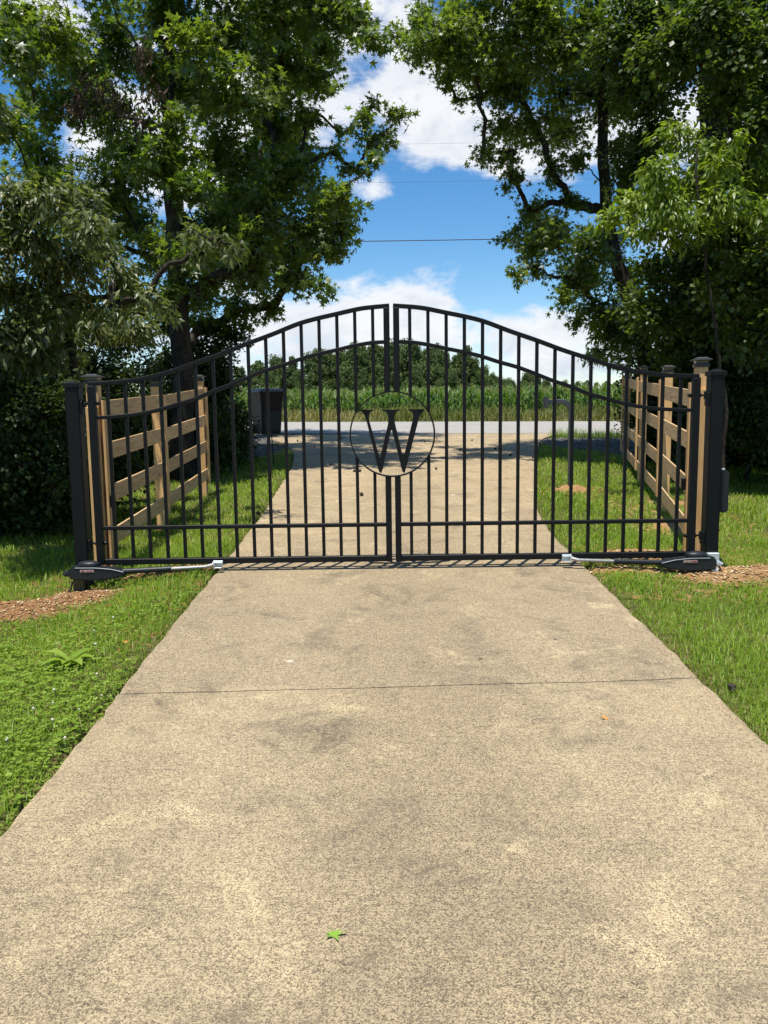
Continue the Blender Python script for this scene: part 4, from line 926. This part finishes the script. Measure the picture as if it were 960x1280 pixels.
for i, (px, Y, w, h, lab) in enumerate((
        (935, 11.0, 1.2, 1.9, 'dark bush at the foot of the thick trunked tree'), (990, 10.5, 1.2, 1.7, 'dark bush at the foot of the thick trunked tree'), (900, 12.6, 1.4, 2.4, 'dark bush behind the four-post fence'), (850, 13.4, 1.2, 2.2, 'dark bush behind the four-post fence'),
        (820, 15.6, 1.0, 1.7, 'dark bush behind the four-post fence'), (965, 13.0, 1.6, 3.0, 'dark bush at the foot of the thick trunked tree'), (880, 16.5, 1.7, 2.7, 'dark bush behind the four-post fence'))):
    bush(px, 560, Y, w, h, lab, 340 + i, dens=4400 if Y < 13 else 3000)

# --- trees on the far side of the corn field
def far_proto(seed, w, h):
    rr = np.random.default_rng(seed); V = Leaves(DIA_V, DIA_F); nb = 95
    for i in range(nb):
        zz = rr.random() ** 0.8; a = rr.random() * 6.283; q = rr.random() ** 0.5
        k = w * (0.35 + 0.65 * math.sin(min(1, zz * 1.15 + 0.12) * math.pi) ** 0.7) * (1.0 if zz < 0.8 else 0.8)
        c = np.array((k * q * math.cos(a), k * q * math.sin(a), h * (0.06 + 0.86 * zz))); r_ = w * rr.uniform(0.13, 0.27); n = 170
        d = unit(rr.normal(0, 1, (n, 3)) + np.array((0, 0, .35))); pos = c + d * r_ * rr.uniform(0.35, 1.25, (n, 1)) * np.array((1, 1, .9))
        V.add(pos, unit(d + rr.normal(0, .5, (n, 3)) + np.array((0, 0, .4))), rr.normal(0, 1, (n, 3)), rr.uniform(.20, .42, n), np.clip(0.45 + rr.normal(0, .2, n) + rr.normal(0, .12), 0, 1))
    crown = npmesh('crown', np.concatenate(V.V), np.concatenate(V.F), np.concatenate(V.T))
    mb = MB(); mb.tube([(0, 0, -.5), (.1, 0, h * .4), (0, .1, h * .85)], [w * .07, w * .05, .05], 7)
    tr = mb.mesh('trunk', smooth=True)
    return crown, tr
PROTO = [far_proto(500, 4.2, 11.5), far_proto(501, 3.6, 12.5), far_proto(502, 4.8, 10.0), far_proto(503, 3.2, 9.0)]
for c_, t_ in PROTO: c_.materials.append(M['far_leaf']); t_.materials.append(M['bark_dark'])
FT = []
# skyline (pixel x, pixel y of the top, distance)
for px, py, Y in ((300, 462, 118), (322, 458, 125), (345, 450, 120), (356, 456, 116), (398, 438, 118), (436, 444, 118), (478, 441, 110), (503, 440, 118), (545, 434, 116), (581, 440, 116), (366, 452, 128), (388, 444, 122), (408, 448, 118), (425, 440, 126), (447, 430, 112), (468, 436, 120), (492, 428, 116), (512, 432, 112),
                  (533, 438, 118), (553, 442, 112), (572, 446, 120), (590, 450, 116), (604, 462, 124), (622, 474, 150), (640, 478, 160), (660, 470, 150), (672, 472, 156), (695, 482, 190), (722, 480, 200), (745, 479, 190),
                  (770, 478, 200), (633, 476, 140), (682, 479, 170), (706, 480, 175), (732, 478, 185), (757, 480, 180), (785, 477, 190), (615, 468, 135), (800, 476, 190), (835, 478, 200), (335, 466, 108), (375, 468, 106), (455, 462, 104), (520, 458, 104), (560, 464, 106), (480, 460, 106), (270, 455, 122), (235, 460, 118), (190, 455, 125), (140, 462, 120), (880, 474, 190)):
    FT.append((px, py, Y))
rr = np.random.default_rng(9)
for i, (px, py, Y) in enumerate(FT):
    p_ = at(px, py, Y); gz = float(ground_z(p_.x, p_.y)); k = int(rr.integers(0, 4)); H = (11.5, 12.5, 10.0, 9.0)[k]
    c_, t_ = PROTO[k]; s_ = (p_.z - gz) / H / 0.93
    o = empty('woodland_tree', (p_.x, p_.y, gz), rr.random() * 6.283); s_ *= rr.uniform(0.95, 1.05); wd = max(s_, 0.45) * rr.uniform(0.52, 0.85); o.scale = (wd, wd, s_)
    tag(o, 'green broadleaf tree in the woodland beyond the corn field', 'tree', 'woodland trees beyond the corn')
    link('crown', c_, None, o); link('trunk', t_, None, o)

# ------------------------------------------------------------------ corn
def corn_arrays(seed, lod=1):
    rr = np.random.default_rng(seed); V = []; F = []; T_ = []; H = 1.50
    def tri_strip(pts, w, side, t0):
        b = len(V)
        for (p_, ww) in zip(pts, w):
            V.append(p_ - side * ww); V.append(p_ + side * ww); T_.extend((t0, t0))
        for i in range(len(pts) - 1): F.append((b + 2 * i, b + 2 * i + 1, b + 2 * i + 3)); F.append((b + 2 * i, b + 2 * i + 3, b + 2 * i + 2))
    for a in (0.0, 1.57):
        tri_strip([np.array((0, 0, z)) for z in (0, H * .5, H * .92)], [.014, .011, .006], np.array((math.cos(a), math.sin(a), 0)), 0.3)
    nl = 13 if lod else 9
    for i in range(nl):
        z = H * (0.18 + 0.66 * i / (nl - 1)); a = (i % 2) * math.pi + rr.normal(0, 0.6) + 0.5; d = np.array((math.cos(a), math.sin(a), 0)); sd_ = np.array((-d[1], d[0], 0))
        L = rr.uniform(.40, .62) * (1.0 if i < nl - 3 else 0.8); up_ = rr.uniform(.60, .86) if i < nl - 3 else rr.uniform(.8, 1.05); tn = np.clip(0.5 + rr.normal(0, .18), 0, .9)
        ps = [np.array((0, 0, z)) + d * L * q + np.array((0, 0, L * (up_ * 2.2 * q - 1.55 * q * q))) for q in (0, .3, .62, 1.0)]
        tri_strip(ps, [.018, .038, .030, .002], sd_, tn)
    for i in range(5):
        a = rr.random() * 6.283; d = np.array((math.cos(a), math.sin(a), 0)); k = 0.0 if i == 0 else rr.uniform(.05, .11)
        p0 = np.array((0, 0, H * .90)); tri_strip([p0, p0 + d * k + np.array((0, 0, .2 + .03 * (i == 0)))], [.007, .004], np.array((-d[1], d[0], 0)), 0.97)
    return np.array(V), np.array(F), np.array(T_)
CV = [corn_arrays(600 + i) for i in range(6)]
CM = []
for v_, f2, t_ in CV:
    me = npmesh('corn_plant', v_, f2, t_); me.materials.append(M['corn']); CM.append(me)
rr = np.random.default_rng(31); cnt = 0; SV, SF, ST, sn = [], [], [], 0
CL = [corn_arrays(620 + i, 0) for i in range(6)]
for row in range(13):
    for x in np.arange(-15, 17, 0.19):
        xx = x + rr.normal(0, .035); yy = road_far(xx) + 5.0 + row * 0.76 + rr.normal(0, .04); zz = float(ground_z(xx, yy)); sc_ = rr.uniform(.88, 1.10); az = rr.random() * 6.283
        if row < 3 and -9.0 < xx < 9.8 and cnt < 296:
            o = link('corn_plant', CM[int(rr.integers(0, 6))], None, None, (xx, yy, zz), (0, 0, az)); o.scale = (1, 1, sc_)
            tag(o, 'tall green tasselled corn plant in the rows nearest the road', 'corn plant', 'corn plants of the front rows'); cnt += 1
        else:
            v_, f2, t_ = CL[int(rr.integers(0, 6))]; c, s2 = math.cos(az), math.sin(az)
            SV.append(np.stack([v_[:, 0] * c - v_[:, 1] * s2 + xx, v_[:, 0] * s2 + v_[:, 1] * c + yy, v_[:, 2] * sc_ + zz], -1)); SF.append(f2 + sn); ST.append(t_); sn += len(v_)
tag(link('corn_field', npmesh('corn_field', np.concatenate(SV), np.concatenate(SF), np.concatenate(ST)), M['corn']), 'dense green corn field behind the front rows', 'corn', kind='stuff')

# ------------------------------------------------------------------ grass, clover and verge weeds
def blades(name, x, y, h, w, tint, mat, label, cat, lean=0.6, seg=2, seed=1, z=None):
    rr = np.random.default_rng(seed); n = len(x); z = ground_z(x, y) - 0.004 if z is None else z
    a = rr.random(n) * 6.283; d = np.stack([np.cos(a), np.sin(a), 0 * a], -1); sd_ = np.stack([-np.sin(a), np.cos(a), 0 * a], -1)
    ln = (lean * rr.random(n) ** 0.7)[:, None]; p0 = np.stack([x, y, z], -1); hh = h[:, None]; ww = w[:, None]; upv = np.array((0, 0, 1.0))
    p1 = p0 + upv * hh * 0.55 + d * hh * ln * 0.35; p2 = p0 + upv * hh * (1 - 0.35 * ln) + d * hh * ln * 1.1
    if seg == 2:
        V = np.stack([p0 - sd_ * ww, p0 + sd_ * ww, p1 - sd_ * ww * .8, p1 + sd_ * ww * .8, p2], 1).reshape(-1, 3)
        TF = np.array([(0, 1, 3), (0, 3, 2), (2, 3, 4)]); k = 5
    else:
        V = np.stack([p0 - sd_ * ww, p0 + sd_ * ww, p2], 1).reshape(-1, 3); TF = np.array([(0, 1, 2)]); k = 3
    Fq = (TF[None] + (np.arange(n) * k)[:, None, None]).reshape(-1, 3)
    return tag(link(name, npmesh(name, V, Fq, np.repeat(np.clip(tint, 0, 1), k)), mat), label, cat, kind='stuff')
def vnoise(x, y, s, seed):
    r2 = np.random.default_rng(seed); f = 0 * x
    for i in range(5):
        k = r2.normal(0, 1, 2) * s; f = f + np.sin(k[0] * x + k[1] * y + r2.random() * 6.28)
    return f / 5 + 0.0
def lawn_pts(x0, x1, y0, y1, n, rr):
    return rr.uniform(x0, x1, n), rr.uniform(y0, y1, n)
def on_lawn(x, y, m_=0.0):
    xl = np.interp(y, XLn[:, 0], XLn[:, 1]); xr = np.interp(y, XRn[:, 0], XRn[:, 1])
    out = (x < xl - m_) | (x > xr + m_)
    return out & (y < road_near(x) - 0.1)
def gravel_f(x, y):
    f = np.full(np.shape(x), -1.0)
    for p in GR_L + GR_R: f = np.maximum(f, 1 - np.sqrt(((x - p[0]) / p[2]) ** 2 + ((y - p[1]) / p[3]) ** 2))
    return f
def lawn(side, bands, label, seed):
    rr = np.random.default_rng(seed); X, Y_, K = [], [], []
    for y0, y1, xin, xout, dens, k in bands:
        n = int(dens * (y1 - y0) * abs(xout - xin)); x, y = lawn_pts(min(xin, xout), max(xin, xout), y0, y1, n, rr)
        ok = on_lawn(x, y, -0.03 + 0.03 * vnoise(x, y, 9.0, 5)) & (rr.random(n) > sm(-0.12, 0.32, soil_f(x, y) + 0.25 * vnoise(x, y, 6.0, 33)) * 0.96) & (gravel_f(x, y) < 0.1)
        pn = vnoise(x, y, 3.2, 3); ok &= rr.random(n) < np.clip(0.85 + 0.5 * pn, 0.3, 1)
        X.append(x[ok]); Y_.append(y[ok]); K.append(np.full(ok.sum(), k))
    x, y, k = np.concatenate(X), np.concatenate(Y_), np.concatenate(K); n = len(x)
    dry = vnoise(x, y, 1.6, 8); tone = vnoise(x, y, 4.0, 12)
    left = side < 0
    tint = 0.42 + 0.16 * tone + rr.normal(0, .14, n) + np.where(rr.random(n) < 0.06 + 0.14 * np.clip(dry, 0, 1), .42, 0)
    if left: tint = tint + 0.42 * sm(-1.9, -2.4, x) * (1 - sm(4.2, 5.0, y)) * (0.3 + rr.random(n)) * (vnoise(x, y, 2.5, 91) > -0.15)
    h = rr.uniform(0.035, 0.075, n) * (1 + 0.35 * vnoise(x, y, 5.0, 15)) * (1 + 0.12 * (k - 1)); 
    edge = np.minimum(np.abs(x - np.interp(y, XLn[:, 0], XLn[:, 1])), np.abs(x - np.interp(y, XRn[:, 0], XRn[:, 1]))); h = h * (0.72 + 0.28 * sm(0, .12, edge))
    tall = rr.random(n) < 0.012; h = np.where(tall, h * 1.9, h)
    w = rr.uniform(.0015, .0032, n) * k
    return blades('lawn_grass', x, y, h, w, tint, M['grass'], label, 'grass', 1.1, 2, seed + 1)
lawn(-1, [(1.5, 3.6, -1.28, -2.6, 7800, 0.9), (3.6, 5.2, -1.28, -3.4, 6200, 1.0), (5.2, 7.5, -1.28, -4.4, 4500, 1.2), (7.5, 11, -1.3, -5.0, 1500, 1.8), (11, 16, -1.4, -4.6, 700, 2.3), (-1.5, 1.5, -1.28, -2.8, 500, 2.5), (1.0, 3.6, -2.6, -4.6, 2200, 1.5), (3.6, 5.2, -3.4, -5.0, 2200, 1.5), (1.0, 7.5, -4.4, -7.5, 500, 2.6), (-1.5, 1.5, -1.28, -2.8, 900, 2.0)],
     'mown green grass beside the drive on the three-post fence side', 41)
lawn(1, [(2.3, 3.8, 1.54, 2.6, 7400, 0.9), (3.8, 5.4, 1.54, 3.4, 6000, 1.0), (5.4, 7.5, 1.54, 4.6, 4500, 1.2), (7.5, 11, 1.6, 6.0, 1500, 1.8), (11, 16, 2.0, 5.6, 800, 2.3), (-1.5, 2.3, 1.54, 2.8, 500, 2.5), (1.0, 3.8, 2.6, 4.6, 2200, 1.5), (3.8, 5.4, 3.4, 5.0, 2200, 1.5), (1.0, 2.3, 1.54, 2.6, 3000, 1.3), (1.0, 9, 4.6, 7.5, 500, 2.6), (9, 16, 5.6, 9, 200, 3.0)],
     'mown green grass beside the drive on the four-post fence side', 43)

# clover mat at the drive edge
rr = np.random.default_rng(51); n = 15000
x = rr.uniform(-2.75, -1.27, n); y = rr.uniform(2.3, 6.0, n)
cf = 0.55 + 0.9 * vnoise(x, y, 2.2, 61) - 0.55 * sm(-2.05, -2.7, x) - 0.8 * sm(4.9, 5.9, y) - 0.7 * (1 - sm(2.4, 3.0, y)); ok = on_lawn(x, y, -0.03) & (rr.random(n) < cf) & (soil_f(x, y) < 0)
x, y = x[ok], y[ok]; n = len(x); z = ground_z(x, y) + rr.uniform(.022, .062, n); lv = Leaves(np.array([(0, 0, 0), (.42, .45, .1), (.30, .95, .06), (-.30, .95, .06), (-.42, .45, .1)]), np.array([(0, 1, 2), (0, 2, 3), (0, 3, 4)]))
nm = unit(np.array((0, 0, 1.0)) + rr.normal(0, .33, (n, 3))); a0 = rr.random(n) * 6.283; sz_ = rr.uniform(.006, .016, n) * rr.choice((.8, 1.0, 1.25), n); tn = np.clip(.5 + rr.normal(0, .2, n), 0, 1)
for k in range(3):
    a = a0 + k * 2.094; lv.add(np.stack([x, y, z], -1), nm, np.stack([np.cos(a), np.sin(a), rr.normal(0, .12, n)], -1), sz_, tn)
cl = lv.build('clover', M['clover'], None, (0, 0, 0)); tag(cl, 'clover mat along the drive edge near the joint', 'clover', kind='stuff')
mb = MB()
for i in range(24):
    k = int(rr.integers(0, n)); zt = float(ground_z(x[k], y[k])); h = rr.uniform(.05, .075); r_ = rr.uniform(.005, .0085)
    mb.tube([(x[k], y[k], zt), (x[k], y[k], zt + h)], .001, 3, False)
    for b_ in range(3):
        rq = r_ * (.7, 1.0, .6)[b_]; o = len(mb.v)
        for j in range(6): a = j * 1.047; mb.v.append((x[k] + rq * math.cos(a), y[k] + rq * math.sin(a), zt + h + r_ * (-.6, 0, .7)[b_]))
        if b_:
            for j in range(6): j2 = (j + 1) % 6; mb.f.append((o - 6 + j, o - 6 + j2, o + j2, o + j))
    mb.f.append(tuple(o + j for j in range(6)))
tag(mb.build('clover_flowers', M['clover_flower']), 'small white clover blossoms scattered in the clover mat', 'clover', kind='stuff')

# a broad-leaved weed in the lawn
wz = at(88, 822, 4.25); wb = (wz.x, 4.25, float(ground_z(wz.x, 4.25)))
wr = tag(empty('broadleaf_weed', wb), 'bright green broad-leaved weed clump standing in the clover', 'weed'); rr = np.random.default_rng(71)
for i in range(15):
    a = i * 2.4 + rr.normal(0, .3); L = rr.uniform(.09, .17); e_ = rr.uniform(.25, .9); d = np.array((math.cos(a), math.sin(a), 0)); s2 = np.array((-d[1], d[0], 0)); V = []; Fq = []
    for q, ww in ((0, .006), (.25, .020), (.5, .028), (.75, .020), (1, .001)):
        c = d * L * q + np.array((0, 0, .03 + L * (e_ * q * 1.3 - .8 * q * q))); V += [c - s2 * ww + np.array((0, 0, .008)), c, c + s2 * ww + np.array((0, 0, .008))]
    for q in range(4):
        o = q * 3; Fq += [(o, o + 1, o + 4, o + 3), (o + 1, o + 2, o + 5, o + 4)]
    me = npmesh('leaf', np.array(V), np.array(Fq), np.full(len(V), np.clip(.6 + rr.normal(0, .2), 0, 1)), True); link('leaf', me, M['clover'], wr)

# roadside weeds between the road and the corn
rr = np.random.default_rng(81); n = 30000; x = rr.uniform(-14, 16, n); q = rr.random(n); y = road_far(x) + 0.15 + 4.6 * q
h = (0.10 + 0.42 * sm(0.0, 0.35, q)) * rr.uniform(.45, 1.25, n) * (1 + .45 * vnoise(x, y, 1.4, 82)); h = np.clip(h, .05, .75)
tint = .52 + .30 * vnoise(x, y, .9, 83) + rr.normal(0, .18, n) + .22 * (1 - sm(0, .2, q))
blades('verge_weeds', x, y, h, rr.uniform(.006, .015, n), tint, M['weed'], 'tan and green weeds on the verge between road and corn', 'weeds', .9, 2, 84)
rr = np.random.default_rng(85); n = 3500; x = rr.uniform(3.0, 7.5, n); y = rr.uniform(17.6, 19.6, n); ok = (y < road_near(x) - .15) & (x > np.interp(y, XRn[:, 0], XRn[:, 1]) + .05) & (vnoise(x, y, 1.5, 86) > -.1); x, y = x[ok], y[ok]; n = len(x)
blades('shoulder_grass', x, y, rr.uniform(.08, .32, n), rr.uniform(.004, .008, n), .3 + rr.normal(0, .2, n), M['grass'], 'tufts of taller grass at the corner of drive and road', 'grass', .8, 2, 87)

# ------------------------------------------------------------------ small things lying on the drive
def fallen(px, py, size, rz, mat, label, name, curl):
    p_ = at(px, py, 1.0); d = (p_ - Vector((0, 0, CAM_H))); tt_ = CAM_H / (SLOPE * d.y - d.z); g = Vector((0, 0, CAM_H)) + d * tt_
    V = [(x, y, .010 + curl * (x * x + y * y) * (0.4 + .6 * (i % 2)) + .10 * curl * y) for i, (x, y, z) in enumerate(STAR_V)]
    root = empty(name, (g.x, g.y, float(base_z(g.x, g.y))), rz); root.scale = (size, size, size); tag(root, label, 'leaf')
    link('blade', mesh('blade', V, [tuple(f) for f in STAR_F]), mat, root)
    mb = MB(); mb.tube([(0, -.28, .012), (.1, -.7, .05), (.18, -1.05, .02)], .018, 5); mb.build('stalk', mat, root)
fallen(418, 1168, 0.042, R(200), M['fallen_green'], 'fresh green star-shaped leaf lying on the concrete', 'fallen_leaf', .38)
fallen(757, 898, 0.034, R(70), M['fallen_orange'], 'dry orange curled leaf lying on the concrete', 'fallen_leaf', .4)
fallen(157, 803, 0.03, R(10), M['fallen_orange'], 'tiny orange leaf at the grassy edge of the drive', 'fallen_leaf', .5)
def spiky(seed):
    bm = bmesh.new(); bmesh.ops.create_icosphere(bm, subdivisions=2, radius=1.0); r2 = random.Random(seed)
    for v in bm.verts: v.co *= r2.choice((.8, .85, 1.25))
    me = bpy.data.meshes.new('gumball'); bm.to_mesh(me); bm.free(); me.materials.append(M['gumball']); return me
GB = spiky(3)
for px, py in ((323, 644), (393, 559), (413, 582), (443, 590), (450, 590), (452, 620), (426, 549), (531, 553), (546, 549), (576, 563), (581, 581), (619, 562), (638, 570), (590, 551), (545, 587), (666, 573), (372, 552), (505, 571)):
    d = at(px, py, 1.0) - Vector((0, 0, CAM_H)); g = Vector((0, 0, CAM_H)) + d * (CAM_H / (SLOPE * d.y - d.z))
    s_ = random.uniform(.018, .026); o = link('gumball', GB, None, None, (g.x, g.y, float(base_z(g.x, g.y)) + s_ * .95)); o.scale = (s_, s_, s_); o.rotation_euler = (random.random() * 3, random.random() * 3, 0)
    tag(o, 'dark spiky gumball lying on the concrete beyond the gate', 'gumball', 'gumballs fallen on the drive')
d = at(915, 862, 1.0) - Vector((0, 0, CAM_H)); g = Vector((0, 0, CAM_H)) + d * (CAM_H / (SLOPE * d.y - d.z))
o = link('gumball', GB, None, None, (g.x, g.y, float(ground_z(g.x, g.y)) + .035)); o.scale = (.019, .019, .019); tag(o, 'dark gumball lying alone in the grass', 'gumball')
